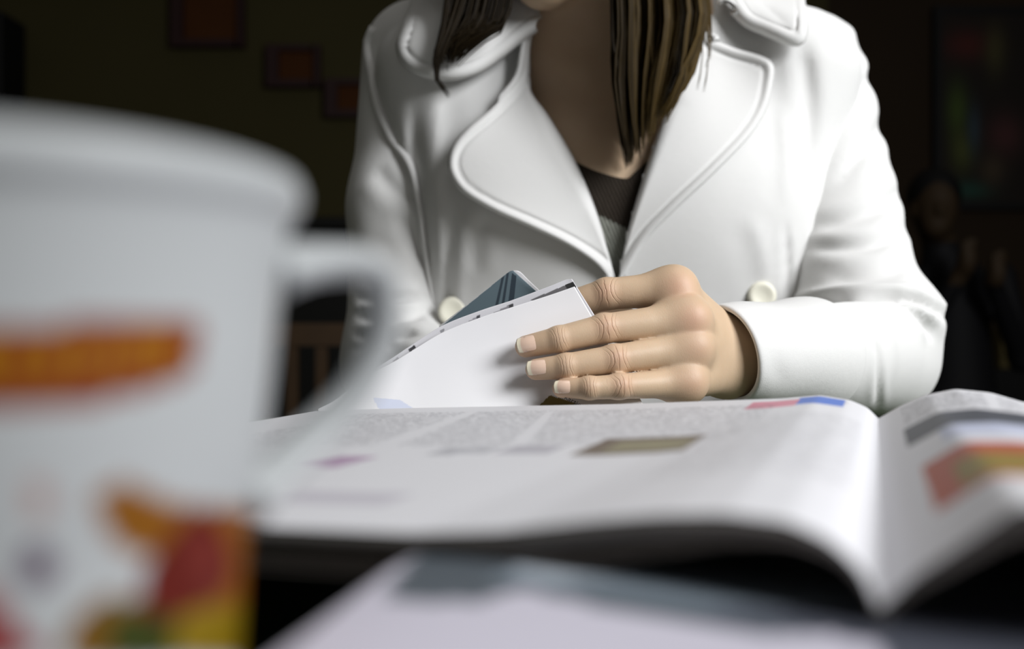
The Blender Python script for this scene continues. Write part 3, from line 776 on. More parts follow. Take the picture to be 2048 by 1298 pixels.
def sleeve(J, radii, folds, lo, hi, cut=None, bend=0.02, extra=None):
    def f(p):
        d = None
        for (a, b), (r1, r2) in zip(zip(J[:-1], J[1:]), radii):
            c = rcone(p, a, b, r1, r2); d = c if d is None else smin(d, c, bend)
        if extra: d = extra(p, d)
        return d
    V, F = surface_nets(f, lo, hi, 0.0032)
    if cut is not None:
        c, n = cut; k = ((V - c) @ n) > 0; gone = k[F].any(1); rim = np.intersect1d(np.unique(F[gone]), np.unique(F[~gone])); F = F[~gone]; V[rim] -= ((V[rim] - c) @ n)[:, None] * n
        used = np.unique(F); mp = np.full(len(V), -1); mp[used] = np.arange(len(used)); V = V[used]; F = mp[F]
    g, _ = grad(f, V); ray = V - np.array([0, 0, H]); ray /= np.linalg.norm(ray, axis=1)[:, None]
    fac = np.clip(-(g * ray).sum(1) * 3.0 + 0.9, 0, 1)
    V = laplace(V, F, 2, 0.5); V = press(V, folds, fac, g)
    o = mesh('sleeve', V, F, M_coat, coat); solid(o, 0.003, -1); return o
def sleeves():
    # her left arm (right in the picture)
    J = [SH_R, (SH_R + EL_R) / 2 + np.array([0.004, 0.014, 0.0]), EL_R, P(1665, 715, .69), P(1560, 714, .625)]
    def ex(p, d):      # bulge of cloth over the elbow crease
        return smin(d, ellip(p, EL_R + np.array([0.004, 0.004, 0.034]), (0.050, 0.050, 0.034)), 0.02)
    folds = [([(1800, 85), (1765, 125), (1720, 180), (1650, 270)], 0.0030, 13), ([(1850, 150), (1785, 222), (1735, 292), (1660, 380)], 0.0036, 14),
             ([(1790, -40), (1745, 20), (1722, 90), (1700, 180)], 0.0030, 12), ([(1825, 360), (1785, 395), (1730, 430), (1600, 466)], 0.0036, 14),
             ([(1830, 440), (1790, 470), (1730, 494), (1590, 494)], 0.0036, 12), ([(1830, 525), (1790, 545), (1730, 556), (1640, 560)], 0.0024, 14),
             ([(1530, 630), (1600, 612), (1660, 602), (1717, 598), (1809, 598), (1856, 613), (1920, 650)], 0.0100, 8),
             ([(1770, 596), (1845, 640), (1868, 690)], 0.0055, 8), ([(1721, 635), (1750, 690), (1757, 740), (1755, 830)], 0.0018, 6)]
    sleeve(J, [(0.054, 0.051), (0.051, 0.049), (0.048, 0.038), (0.038, 0.032)], folds, (0.10, 0.55, -0.02), (0.38, 1.0, 0.40), None, 0.010, ex)
    # her right arm (left in the picture)
    END = WR_L + (WR_L - EL_L) * 0.10; J2 = [SH_L, (SH_L + EL_L) / 2 + np.array([-0.004, 0, 0]), EL_L, END]
    folds = [([(700, 590), (760, 600), (860, 592)], 0.0045, 9), ([(705, 628), (770, 640), (868, 622)], 0.0055, 11), ([(700, 668), (760, 676), (850, 662)], 0.0040, 10),
             ([(700, 705), (760, 690), (800, 700)], 0.003, 9), ([(790, 420), (830, 470), (850, 540)], 0.0030, 16), ([(745, 330), (790, 380), (830, 400)], 0.0025, 16)]
    sleeve(J2, [(0.055, 0.049), (0.049, 0.046), (0.046, 0.026)], folds, (-0.16, 0.60, -0.012), (0.0, 0.98, 0.38), (END, (WR_L - EL_L) / np.linalg.norm(WR_L - EL_L)))
    # turned back cuff, an open tube
    c0, c1 = P(1453, 707, .584), P(1622, 713, .655); nv, na = 30, 64; ax = (c1 - c0) / np.linalg.norm(c1 - c0)
    ax0 = np.array([0.85, 0.45, 0.20]); ax0 /= np.linalg.norm(ax0)
    V = []
    for i, t in enumerate(np.linspace(0, 1, nv)):
        c = c0 * (1 - t) + c1 * t; d = ax0 * (1 - t) + ax * t; d /= np.linalg.norm(d)
        up = np.array([0, 0, 1.0]); s = np.cross(d, up); s /= np.linalg.norm(s); up = np.cross(s, d)
        rz = 0.0292 + 0.0098 * t + 0.001 * math.sin(t * 9); rs = 0.029 + 0.0115 * t
        if t > 0.93: rz *= 1 - 0.05 * ((t - .93) / .07) ** 2; rs *= 1 - 0.05 * ((t - .93) / .07) ** 2
        for a in np.linspace(0, 2 * math.pi, na, endpoint=False):
            V.append(c + up * math.sin(a) * rz + s * math.cos(a) * rs)
    V = np.array(V)
    V = press(V, [([(1560, 640), (1545, 700), (1560, 780)], 0.0012, 16)])
    o = mesh('cuff', V, gridF(na, nv, True)[:, ::-1], M_coat, coat); solid(o, 0.0035, -1, 1)
sleeves()

def patch(name, I, O, off, nu=46, nv=90, thick=0.004, piping=None, flip=False, f=coat_f, parent=None):
    A = smooth_poly(I, nv); B = smooth_poly(O, nv); u = np.linspace(0, 1, nu)
    q = A[:, None] * (1 - u)[None, :, None] + B[:, None] * u[None, :, None]
    Y = trace(f, q[..., 0], q[..., 1])
    k = np.ones(9) / 9
    Y = np.minimum(Y, 0.905)
    for _ in range(2): Y = np.apply_along_axis(lambda r: np.convolve(np.pad(r, 4, mode='edge'), k, 'valid'), 0, Y)
    k5 = np.ones(5) / 5; Y = np.apply_along_axis(lambda r: np.convolve(np.pad(r, 2, mode='edge'), k5, 'valid'), 1, Y)
    vv = np.linspace(0, 1, nv)
    Y = Y - off(u[None, :], vv[:, None])
    if piping is not None:                                    # stitched groove inside the outer edge
        d = dist_polyline(q[..., 0], q[..., 1], B); Y = Y + 0.0016 * np.exp(-((d - piping) / 3.2) ** 2) - 0.0012 * np.exp(-((d - piping * 0.45) / (piping * 0.35)) ** 2)
        Y = Y + 0.0035 * np.clip(1 - d / 7.0, 0, 1) ** 2
    V = np.dstack([(q[..., 0] - 1024) / FPX * Y, Y, H - (q[..., 1] - 649) / FPX * Y]).reshape(-1, 3)
    F = gridF(nu, nv)
    if flip: F = F[:, ::-1]
    o = mesh(name, V, F, M_coat, parent or coat); solid(o, thick, -1); return o
def lapel_off(base, roll):
    def f(u, v):
        e = np.clip(u / 0.14, 0, 1); r = np.sqrt(np.clip(1 - (1 - e) ** 2, 0, 1))
        return (-0.004 + (base + 0.004) * r + roll * np.clip(u, 0, 1) ** 2) * (1 - 0.55 * v ** 4)
    return f
def lapels():
    I = [(1068, 55), (1058, 120), (1062, 180), (1100, 235), (1150, 320), (1192, 420), (1218, 510), (1230, 556)]
    O = [(1050, 62), (1046, 110), (1032, 165), (985, 215), (935, 255), (905, 290), (895, 325), (902, 355), (928, 388), (985, 422), (1060, 455), (1130, 488), (1185, 522), (1224, 556)]
    patch('lapel', I, O, lapel_off(0.008, 0.014), piping=20, flip=False)
    I = [(1405, 60), (1358, 160), (1330, 222), (1292, 335), (1264, 430), (1248, 500), (1238, 560)]
    O = [(1425, 78), (1470, 96), (1525, 112), (1547, 130), (1546, 165), (1533, 218), (1500, 272), (1430, 345), (1350, 420), (1292, 482), (1244, 562)]
    patch('lapel', I, O, lapel_off(0.007, 0.004), piping=20, flip=True)
    # collar leaves
    I = [(1076, 40), (1055, -5), (1010, -60), (960, -110), (900, -140), (840, -150)]
    O = [(1070, 55), (1035, 80), (1000, 108), (955, 138), (905, 152), (850, 147), (815, 128), (800, 95), (812, 55), (835, -20), (838, -90)]
    patch('collar', I, O, lambda u, v: 0.016 + 0.006 * u + 0.006 * np.sin(math.pi * u) + 0 * v, piping=17, flip=False)
    I = [(1440, 10), (1450, -40), (1465, -90), (1480, -130)]
    O = [(1462, 5), (1490, 42), (1530, 62), (1590, 84), (1606, 66), (1604, 10), (1590, -60), (1560, -130)]
    patch('collar', I, O, lambda u, v: 0.012 + 0.005 * u + 0.004 * np.sin(math.pi * u) + 0 * v, piping=14, flip=True)
    # shoulder yoke edges
    for L in ([(748, 55), (735, 88), (742, 140), (756, 215), (785, 280), (820, 330), (836, 400), (850, 500), (868, 610)],):
        q = smooth_poly(L, 40); Y = np.minimum(trace(SLEEVE_OR_COAT, q[:, 0], q[:, 1]), 0.895) - 0.001
        V, F = tube(np.stack([(q[:, 0] - 1024) / FPX * Y, Y, H - (q[:, 1] - 649) / FPX * Y], 1), np.interp(np.linspace(0, 1, 40), [0, .45, .6, 1], [.0042, .0042, .0026, .0018]), 10); mesh('welt', V, quads_to_list(F), M_coat, coat)
def SLEEVE_OR_COAT(p):
    return np.minimum(coat_f(p), rcone(p, SH_L, (SH_L + EL_L) / 2, 0.055, 0.049))
lapels()
def buttons():
    for x, y in ((905, 622), (1522, 592)):
        Y = float(trace(coat_f, np.array([x]), np.array([y]))[0]) - 0.002; c = P(x, y, Y)
        pr = [(0, -0.004), (0.0055, -0.004), (0.008, -0.0052), (0.0105, -0.0050), (0.0118, -0.0030), (0.0112, -0.0006), (0.0, 0)]
        a = np.linspace(0, 2 * math.pi, 32, endpoint=False); V = np.array([[c[0] + r * math.cos(t), c[1] + h, c[2] + r * math.sin(t)] for r, h in pr for t in a])
        o = mesh('button', V, gridF(32, len(pr), True), M_button, coat); o['label'] = 'round cream button'
buttons()

# ------------------------------------------------------------------ hair
def hair():
    VV, FF, SS = [], [], []; n0 = 0
    def strand(pts, r, sh):
        nonlocal n0
        p = smooth_poly(pts, 16); rad = r * np.interp(np.linspace(0, 1, 16), [0, .6, .9, 1], [1, 1, .6, .12])
        V, F = tube(p, rad, 5, cap=False); VV.append(V); FF.append(F + n0); SS.append(np.full(len(V), sh)); n0 += len(V)
    # thick lock in front of her left shoulder (right in the picture)
    for g in range(64):                                            # clumps of strands
        a = (g + random.random()) / 64; gb = random.gauss(0, 1); gy = 0.746 + 0.054 * random.random(); wav = random.gauss(0, 9); gsh = random.random(); le = random.gauss(0, 22)
        for i in range(15):
            b = random.gauss(0, 1); y = gy + 0.003 * b
            aa = min(1, max(0, a + 0.02 * b)); x0 = 1222 + 187 * aa; xm = 1230 + 152 * aa + 2 * b + wav; t = random.random()
            xe = 1252 + 82 * aa ** 1.1 + 5 * gb; ye = 212 + 122 * (1 - aa) ** 1.1 + 0.7 * le - 26 * t * t
            xa = x0 - 10 - 30 * aa
            strand([P(xa - 80 + 20 * aa, -330, y + 0.035), P(xa, -150, y + 0.012), P(x0, 0, y), P((x0 + xm) / 2 + 9 * aa - wav * .6, 75, y - .001), P(xm, 150, y - .001), P((xm + xe) / 2 - 2, (150 + ye) / 2 + 12, y), P(xe, ye, y + 0.003)], 0.0007 + 0.0005 * random.random(), min(1, max(0, (0.08 + 0.80 * aa * (0.65 + 0.35 * gsh)) * (0.35 + 1.2 * random.random()))))
    for x0, xe, ye in ((1412, 1405, 185), (1408, 1418, 120), (1418, 1409, 135), (1400, 1392, 180), (1345, 1333, 245), (1300, 1275, 290), (1385, 1420, 105), (1290, 1255, 300), (1320, 1300, 275)):
        for q in range(3):
            strand([P(x0 - 60, -280, .81), P(x0 - 14 + q * 3, -60, .792), P(x0 + q * 2, 40, .784), P((x0 + xe) / 2 + 8, (ye + 60) / 2, .782), P(xe + q * 2, ye, .785)], 0.0006, 0.7)
    # dark lock on her right (left in the picture)
    for i in range(420):
        a = random.random(); b = random.gauss(0, 1); y = 0.776 + 0.014 * random.random()
        x0 = 892 + 135 * a; 
        if a < 0.35: L = [P(x0 + 60, -320, y + 0.03), P(x0 + 20, -150, y), P(x0, -20, y), P(884 + 60 * a + 3 * b, 60, y - .004), P(872 + 40 * a + 3 * b, 100, y - .006)] + ([P(868 + 2 * b, 140, y - .006), P(880 + 3 * b, 172, y - .006), P(897 + 2 * b, 197 - 12 * random.random(), y - .006)] if random.random() < 0.12 else [P(868 + 30 * a + 3 * b, 118 + 26 * random.random(), y - .006)])
        else: L = [P(x0 + 40, -320, y + 0.03), P(x0 + 12, -150, y), P(x0, -20, y), P(x0 - 18, 50 + 4 * b, y - .003), P(x0 - 55 - 10 * a, 92 + 8 * b - 30 * (a - .35), y - .004), P(885 + 30 * a, 118 + 12 * b - 10 * a, y - .003)]
        strand(L, 0.0007 + 0.0005 * random.random(), 0.08 * random.random())
    # crown
    hd, L = head_f(np.zeros((1, 3), np.float32)); top = L(0, -0.01, 0.118)
    for i in range(700):
        t = random.uniform(0.0, 2 * math.pi); r = 1.0 + 0.07 * random.random(); c, s = math.cos(t), math.sin(t)
        if s > 0.55: continue
        pts = [top] + [np.array(L(0.080 * c * r * math.sin(q), -0.012 + 0.098 * s * r * math.sin(q), 0.032 + 0.088 * r * math.cos(q))) for q in (0.35, 0.8, 1.25, 1.7)]
        e = pts[-1].copy(); e[2] -= 0.07; pts.append(e)
        strand(pts, 0.0022, 0.3 * random.random())
    o = mesh('hair', np.vstack(VV), np.vstack(FF), M_hair, woman); add_attr(o, 'shade', np.concatenate(SS)); o['label'] = 'long brown hair falling in two locks'
hair()

# ------------------------------------------------------------------ the paper she holds
def held_paper():
    r = empty('folded_newspaper', (-0.03, 0.56, 0.0), 'white folded newspaper held up between the fingers of the hand', 'newspaper')
    def sheet(name, top, bot, dY, ink, base, nu=260, nv=150, curl=0.35, thick=0.00025, text=()):
        T = smooth_poly(top, nu); B = smooth_poly(bot, nu); v = np.linspace(0, 1, nv)
        # in between the edges the leaf bellies: depth follows a quarter curve
        px = B[None, :, 0] * (1 - v[:, None]) + T[None, :, 0] * v[:, None]; py = B[None, :, 1] * (1 - v[:, None]) + T[None, :, 1] * v[:, None]
        e = np.sin(v * math.pi / 2) ** (1 - curl)
        Y = B[None, :, 2] * (1 - e[:, None]) + T[None, :, 2] * e[:, None] + dY
        V = np.dstack([(px - 1024) / FPX * Y, Y, H - (py - 649) / FPX * Y]).reshape(-1, 3)
        o = mesh(name, V, gridF(nu, nv), M_paper, r); emit_ink(o, base, ink, V); t = np.zeros(len(V)); qx, qy = proj(V)
        for poly, a in text: t[inpoly(qx, qy, poly)] = a
        add_attr(o, 'txt', t); uu, vv = np.meshgrid(np.linspace(0, 18, nu), np.linspace(0, 12, nv)); set_uv(o, np.stack([uu.ravel(), vv.ravel()], 1)); solid(o, thick, 0); return o
    white = (0.86, 0.855, 0.875)
    top = [(636, 818, .540), (669, 801, .542), (703, 775, .545), (742, 748, .547), (790, 722, .549), (823, 702, .550), (885, 665, .551), (958, 636, .551), (1025, 614, .5505), (1100, 590, .550), (1149, 573, .5495)]
    bot = [(640, 850, .532), (750, 872, .520), (900, 885, .510), (1050, 885, .510), (1150, 880, .514), (1230, 850, .522), (1290, 815, .532)]
    sheet('front_leaf', top, bot, 0.0, [([(745, 795), (800, 800), (835, 822), (760, 822)], (0.66, 0.70, 0.84)),
          ([(1060, 830), (1099, 791), (1108, 793), (1150, 806), (1190, 830)], (0.20, 0.155, 0.045)), ([(1068, 822), (1088, 812), (1120, 818), (1140, 830), (1060, 835)], (0.66, 0.63, 0.58))], white)
    t2 = [(700, 774, .550), (742, 743, .552), (790, 712, .554), (823, 690, .555), (885, 651, .556), (958, 622, .556), (1025, 600, .5555), (1100, 572, .554), (1130, 560, .5535), (1144, 558, .553)]
    b2 = [(705, 840, .545), (820, 850, .545), (960, 850, .547), (1060, 850, .552), (1130, 830, .552), (1195, 640, .5525)]
    marks = [([(785, 722), (795, 714), (800, 720), (790, 727)], (0.35, 0.34, 0.36)), ([(816, 699), (828, 690), (832, 696), (820, 704)], (0.05, 0.05, 0.055)),
             ([(880, 662), (888, 657), (889, 662), (882, 666)], (0.3, 0.3, 0.32)), ([(925, 650), (958, 630), (960, 637), (930, 652)], (0.34, 0.33, 0.36)), ([(953, 632), (960, 629), (960, 638), (954, 640)], (0.08, 0.08, 0.09)),
             ([(985, 627), (1026, 606), (1027, 614), (990, 630)], (0.28, 0.27, 0.29)), ([(1018, 610), (1027, 606), (1027, 615), (1018, 618)], (0.06, 0.06, 0.065)),
             ([(1060, 600), (1146, 564), (1152, 576), (1070, 602)], (0.15, 0.145, 0.15)), ([(1130, 570), (1147, 563), (1152, 574), (1134, 580)], (0.03, 0.03, 0.03))]
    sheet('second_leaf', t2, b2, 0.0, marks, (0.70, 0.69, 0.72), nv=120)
    # photograph leaf standing up behind
    t3 = [(878, 652, .590), (930, 612, .588), (985, 569, .586), (1016, 545, .585), (1026, 541, .585)]
    b3 = [(900, 690, .588), (950, 670, .586), (1000, 650, .584), (1060, 610, .582), (1072, 582, .581)]
    teal = (0.115, 0.16, 0.185)
    sheet('photo_leaf', t3, b3, 0.0, [([(1003, 556), (1009, 551), (990, 640), (984, 640)], (0.035, 0.05, 0.065)), ([(1013, 547), (1018, 545), (1004, 640), (998, 640)], (0.035, 0.05, 0.065)), ([(1024, 546), (1033, 552), (1024, 640), (1012, 640)], (0.03, 0.045, 0.06)),
          ([(860, 640), (1016, 541), (1018, 543), (880, 655)], (0.55, 0.55, 0.55))], teal, nu=160, nv=120)
    t4 = [(1004, 556, .5915), (1020, 544, .5905), (1032, 541, .590), (1042, 545, .590), (1058, 561, .590), (1078, 580, .589)]
    b4 = [(1000, 690, .589), (1015, 690, .589), (1030, 690, .589), (1045, 690, .589), (1060, 690, .588), (1084, 690, .588)]
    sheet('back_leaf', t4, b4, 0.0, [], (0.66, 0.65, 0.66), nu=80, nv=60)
    # folded pages lying on the table, the leaves grow out of them
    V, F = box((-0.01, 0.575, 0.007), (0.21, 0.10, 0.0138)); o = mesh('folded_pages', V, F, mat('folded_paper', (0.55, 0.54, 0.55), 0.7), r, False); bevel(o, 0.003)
    # printed words under the little finger
    txm = mat('black_ink', (0.02, 0.02, 0.02), 0.6)
    for s, x, y, sz in (('kartje', 1128, 797, 0.0042), ('s', 1172, 813, 0.0036)):
        cu = bpy.data.curves.new('printed_words', 'FONT'); cu.body = s; cu.size = sz; cu.extrude = 0.00002; cu.materials.append(txm)
        tmp = bpy.data.objects.new('printed_words', cu); COL.objects.link(tmp); dg = bpy.context.evaluated_depsgraph_get()
        me = bpy.data.meshes.new_from_object(tmp.evaluated_get(dg)); bpy.data.objects.remove(tmp)
        o = bpy.data.objects.new('printed_words', me); COL.objects.link(o); o.parent = r; o.matrix_parent_inverse = world_of(r).inverted()
        o.location = P(x, y, 0.5235); o.rotation_euler = (math.radians(50), math.radians(28), 0)
held_paper()

# ------------------------------------------------------------------ background
def pictures():
    for i, (x0, y0, x1, y1, lab) in enumerate(((345, -40, 490, 96, 'largest dark red framed panel on the wall, top left'), (535, 92, 642, 176, 'middle dark red framed panel on the wall, stepped below the first'), (652, 160, 745, 236, 'lowest dark red framed panel beside the coat shoulder'))):
        a = P(x0, y1, 4.08); b = P(x1, y0, 4.08); c = (a + b) / 2; w, h = b[0] - a[0], b[2] - a[2]
        r = empty('wall_panel', tuple(c), lab, 'picture', 'red panels on the back wall')
        V, F = boxes([((c[0] + w / 2 - 0.012, 4.075, c[2]), (0.024, 0.05, h)), ((c[0] - w / 2 + 0.025, 4.075, c[2]), (0.05, 0.05, h)), ((c[0], 4.075, c[2] - h / 2 + 0.015), (w - 0.075, 0.048, 0.03)), ((c[0], 4.075, c[2] + h / 2 - 0.012), (w - 0.075, 0.048, 0.024))])
        mesh('frame', V, F, mat('dark_red_frame', (0.018, 0.004, 0.004), 0.6), r, False)
        V, F = box((c[0] + 0.012, 4.085, c[2]), (w - 0.07, 0.02, h - 0.05)); m = wallm('rust_canvas', (0.042, 0.013, 0.003), (0.060, 0.020, 0.004), 9); mesh('canvas', V, F, m, r, False)
pictures()
def sideboard():
    r = empty('sideboard', (-0.62, 3.8, FLOOR), 'black sideboard along the back wall behind the mug', 'sideboard')
    m = mat('black_wood', (0.004, 0.004, 0.003), 0.55, 0.2); top = P(600, 440, 3.7)[2]
    V, F = box((-1.0, 3.82, (FLOOR + top) / 2 - 0.02), (2.5, 0.42, top - FLOOR - 0.04)); o = mesh('cabinet_body', V, F, m, r, False); bevel(o, 0.008)
    V, F = box((-1.0, 3.81, top - 0.02), (2.56, 0.46, 0.04)); o = mesh('worktop', V, F, m, r, False); bevel(o, 0.006)
    for i in range(4):
        x = -1.0 - 0.93 + i * 0.62; V, F = box((x, 3.602, (FLOOR + top) / 2 - 0.02), (0.58, 0.02, top - FLOOR - 0.16)); d = mesh('door', V, F, m, r, False); bevel(d, 0.004)
        V, F = box((x + 0.22, 3.585, top - 0.20), (0.015, 0.02, 0.10)); mesh('handle', V, F, mat('dull_metal', (0.06, 0.05, 0.04), 0.4, Metallic=0.8), d, False)
sideboard()
def slat_chair():
    r = empty('slat_back_chair', (-0.42, 2.35, FLOOR), 'dark wooden slat back chair seen through the mug handle', 'chair')
    m = mat('walnut', (0.050, 0.028, 0.012), 0.5, 0.3); k = N(m); k.color(k.mix(k.noise(14, 3), (0.055, 0.03, 0.012), (0.03, 0.017, 0.008)))
    cx, cy = -0.42, 2.2; zs = FLOOR + 0.45
    V, F = box((cx, cy + 0.22, zs), (0.42, 0.42, 0.035)); o = mesh('seat', V, F, m, r, False); bevel(o, 0.01)
    for x in (-0.19, 0.19):
        V, F = box((cx + x, cy + 0.40, (FLOOR + zs) / 2 - 0.009), (0.035, 0.035, zs - FLOOR - 0.018)); mesh('leg', V, F, m, r, False)
        V, F = box((cx + x, cy, FLOOR + 0.41), (0.035, 0.03, 0.82)); mesh('leg', V, F, m, r, False)
    V, F = box((cx, cy, FLOOR + 0.80), (0.36, 0.024, 0.05)); mesh('top_rail', V, F, m, r, False)
    for i in range(5):
        V, F = box((cx - 0.13 + i * 0.065, cy, FLOOR + 0.62), (0.026, 0.014, 0.32)); mesh('slat', V, F, m, r, False)
slat_chair()
def coat_on_wall():
    c = P(14, 130, 4.05); r = empty('wall_speaker', tuple(c), 'black box speaker on the back wall at the far left edge', 'speaker')
    V, F = box((c[0] - 0.02, 3.98, c[2]), (0.17, 0.20, 0.34)); o = mesh('speaker_box', V, F, M_black, r, False); bevel(o, 0.012)
    for dz, rr in ((-0.06, 0.06), (0.09, 0.03)):
        a = np.linspace(0, 2 * math.pi, 32, endpoint=False); pr = [(0, 0.012), (rr * 0.4, 0.010), (rr, 0), (rr * 1.1, -0.004), (rr * 1.15, 0.006)]
        V = np.array([[c[0] - 0.02 + q * math.cos(t), 3.874 + h, c[2] + dz + q * math.sin(t)] for q, h in pr for t in a]); mesh('driver', V, gridF(32, len(pr), True), M_black, r)
coat_on_wall()
def poster():
    a = P(1880, 405, 4.08); b = P(2110, 30, 4.08); c = (a + b) / 2; w, h = b[0] - a[0], b[2] - a[2]
    r = empty('poster', tuple(c), 'dark abstract painting with green and red patches on the wall at right', 'painting')
    n, mm = 140, 200; xx, zz = np.meshgrid(np.linspace(a[0], b[0], n), np.linspace(a[2], b[2], mm)); V = np.stack([xx.ravel(), np.full(xx.size, 4.066), zz.ravel()], 1)
    m = mat('painted_canvas', (0.01, 0.01, 0.01), 0.7, 0.2); k = N(m); k.color(k.attr('ink').outputs['Color'])
    o = mesh('canvas', V, gridF(n, mm), m, r); px, py = proj(V); C = np.tile(np.array((0.010, 0.007, 0.005), np.float32), (len(V), 1))
    for x, y, sx, sy, col in ((1915, 220, 20, 50, (0.045, 0.075, 0.012)), (1925, 300, 22, 40, (0.06, 0.07, 0.015)), (1948, 260, 13, 45, (0.025, 0.045, 0.06)), (1935, 90, 45, 30, (0.06, 0.010, 0.008)), (1990, 100, 20, 45, (0.05, 0.045, 0.015)), (2010, 270, 35, 40, (0.06, 0.02, 0.02)), (1940, 380, 40, 18, (0.012, 0.05, 0.035)), (1985, 340, 25, 30, (0.05, 0.035, 0.02))):
        g = (0.85 * np.exp(-((px - x) / sx) ** 2 - ((py - y) / sy) ** 2))[:, None].astype(np.float32); C = C * (1 - g) + g * np.array(col, np.float32)
    add_attr(o, 'ink', C, 'FLOAT_COLOR')
    V, F = boxes([((c[0], 4.08, a[2] - 0.015), (w + 0.06, 0.035, 0.03)), ((c[0], 4.08, b[2] + 0.015), (w + 0.06, 0.035, 0.03)), ((a[0] - 0.015, 4.08, c[2]), (0.03, 0.035, h)), ((b[0] + 0.015, 4.08, c[2]), (0.03, 0.035, h))]); mesh('frame', V, F, M_black, r, False)
poster()
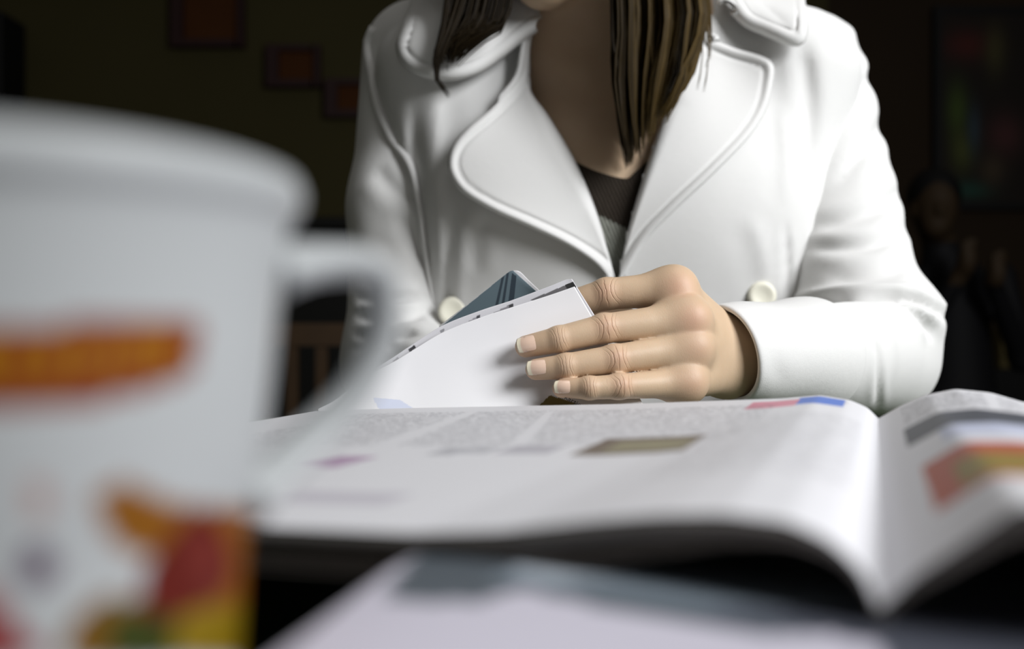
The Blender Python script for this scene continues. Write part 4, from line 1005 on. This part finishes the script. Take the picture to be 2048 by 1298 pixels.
def guest():
    YG = 3.3; hd = P(1868, 415, YG)
    r = empty('person', (hd[0] + 0.10, YG, FLOOR), 'dark blurred guest in black sitting far behind the coat sleeve at right', 'person')
    hx, hz = hd[0], hd[2]
    def bf(p):
        d = ellip(p, (hx, YG, hz + 0.01), (0.072, 0.09, 0.105)); d = smin(d, ellip(p, (hx - 0.015, YG - 0.05, hz - 0.06), (0.045, 0.045, 0.05)), 0.03)
        d = smin(d, rcone(p, (hx - 0.02, YG - 0.09, hz), (hx - 0.022, YG - 0.10, hz - 0.025), 0.010, 0.013), 0.012)
        for s in (-1, 1): d = smin(d, ellip(p, (hx + s * 0.072, YG, hz - 0.01), (0.010, 0.02, 0.03)), 0.008)
        d = smin(d, rcone(p, (hx + 0.01, YG + 0.01, hz - 0.08), (hx + 0.05, YG + 0.03, hz - 0.2), 0.05, 0.06), 0.03)
        d = smin(d, rcone(p, (hx + 0.07, YG + 0.03, hz - 0.24), (hx + 0.09, YG + 0.05, hz - 0.60), 0.10, 0.13), 0.05)
        for s in (-1, 1):
            sh = np.array([hx + 0.07 + s * 0.16, YG + 0.02, hz - 0.23]); el = np.array([hx + 0.07 + s * 0.19, YG - 0.06, hz - 0.50]); ha = np.array([hx + 0.045 + s * 0.045, YG - 0.22, hz - 0.235 - 0.02 * s])
            d = smin(d, smin(rcone(p, sh, el, 0.05, 0.04), rcone(p, el, ha, 0.038, 0.026), 0.02), 0.04); d = smin(d, ellip(p, ha + np.array([0, -0.02, 0.03]), (0.026, 0.03, 0.045)), 0.02)
            for q in range(4): d = smin(d, rcone(p, ha + np.array([-0.018 + 0.012 * q, -0.03, 0.06]), ha + np.array([-0.014 + 0.010 * q, -0.045, 0.095 - 0.004 * abs(q - 1.5)]), 0.008, 0.006), 0.004)
            hp = np.array([hx + 0.09 + s * 0.09, YG + 0.02, FLOOR + 0.50]); kn = np.array([hx + 0.09 + s * 0.11, YG - 0.42, FLOOR + 0.50]); ft = np.array([hx + 0.09 + s * 0.11, YG - 0.40, FLOOR + 0.06])
            d = smin(d, smin(rcone(p, hp, kn, 0.085, 0.06), rcone(p, kn, ft, 0.058, 0.045), 0.02), 0.04); d = smin(d, rcone(p, ft, ft + np.array([0, -0.14, -0.02]), 0.042, 0.034), 0.02)
        return d
    V, F = surface_nets(bf, (hx - 0.25, YG - 0.65, FLOOR - 0.01), (hx + 0.42, YG + 0.30, hz + 0.16), 0.0115)
    z = hz - V[:, 2]; skin = (z < 0.12) | ((V[:, 1] < YG - 0.21) & (z < 0.27) & (z > 0.05))
    m = mat('guest_skin_and_clothes', (0.3, 0.2, 0.1), 0.7, 0.2); k = N(m); k.color(k.attr('ink').outputs['Color'])
    o = mesh('body', V, F, m, r); add_attr(o, 'ink', np.where(skin[:, None], np.array((0.030, 0.018, 0.008)), np.array((0.004, 0.004, 0.005))), 'FLOAT_COLOR')
    def hf(p):
        d = ellip(p, (hx + 0.006, YG + 0.018, hz + 0.035), (0.084, 0.098, 0.098)); return np.maximum(d, -ellip(p, (hx - 0.025, YG - 0.11, hz - 0.03), (0.07, 0.08, 0.09)))
    V, F = surface_nets(hf, (hx - 0.1, YG - 0.1, hz - 0.08), (hx + 0.11, YG + 0.13, hz + 0.15), 0.007); mesh('hair', V, F, M_black, r)
    # chair under the guest
    c = empty('guest_chair', (hx + 0.09, YG, FLOOR), 'black dining chair under the seated guest far at right', 'chair')
    V, F = box((hx + 0.09, YG + 0.0, FLOOR + 0.395), (0.42, 0.42, 0.04)); mesh('seat', V, F, M_black, c, False)
    V, F = box((hx + 0.09, YG + 0.24, FLOOR + 0.64), (0.40, 0.03, 0.42)); o = mesh('backrest', V, F, M_black, c, False); bevel(o, 0.01)
    for x in (-0.18, 0.18):
        for y in (-0.18, 0.18): V, F = box((hx + 0.09 + x, YG + y, FLOOR + 0.1875), (0.035, 0.035, 0.375)); mesh('leg', V, F, M_black, c, False)
guest()
def bar_shelf():
    a = P(1975, 735, 3.9); r = empty('wooden_crate', (a[0] + 0.1, 3.9, FLOOR), 'small olive brown wooden crate on a stand far at the right edge', 'crate')
    b = P(2045, 658, 3.9); m = wallm('crate_wood', (0.07, 0.055, 0.02), (0.09, 0.07, 0.03), 12); cx = (a[0] + b[0]) / 2; cz = (a[2] + b[2]) / 2; w, h = b[0] - a[0], b[2] - a[2]
    for i in range(3):
        V, F = box((cx, 3.80, a[2] + h * (i + 0.5) / 3), (w, 0.014, h / 3 - 0.006)); mesh('slat', V, F, m, r, False)
    V, F = boxes([((cx - w / 2 + 0.01, 3.88, cz), (0.02, 0.14, h)), ((cx + w / 2 - 0.01, 3.88, cz), (0.02, 0.14, h)), ((cx, 3.95, cz), (w - 0.04, 0.014, h)), ((cx, 3.88, a[2] + 0.006), (w - 0.04, 0.12, 0.012))]); mesh('crate_frame', V, F, m, r, False)
    V, F = box((cx, 3.88, (FLOOR + a[2]) / 2), (w + 0.1, 0.22, a[2] - FLOOR)); o = mesh('stand', V, F, M_black, r, False); bevel(o, 0.006)
bar_shelf()
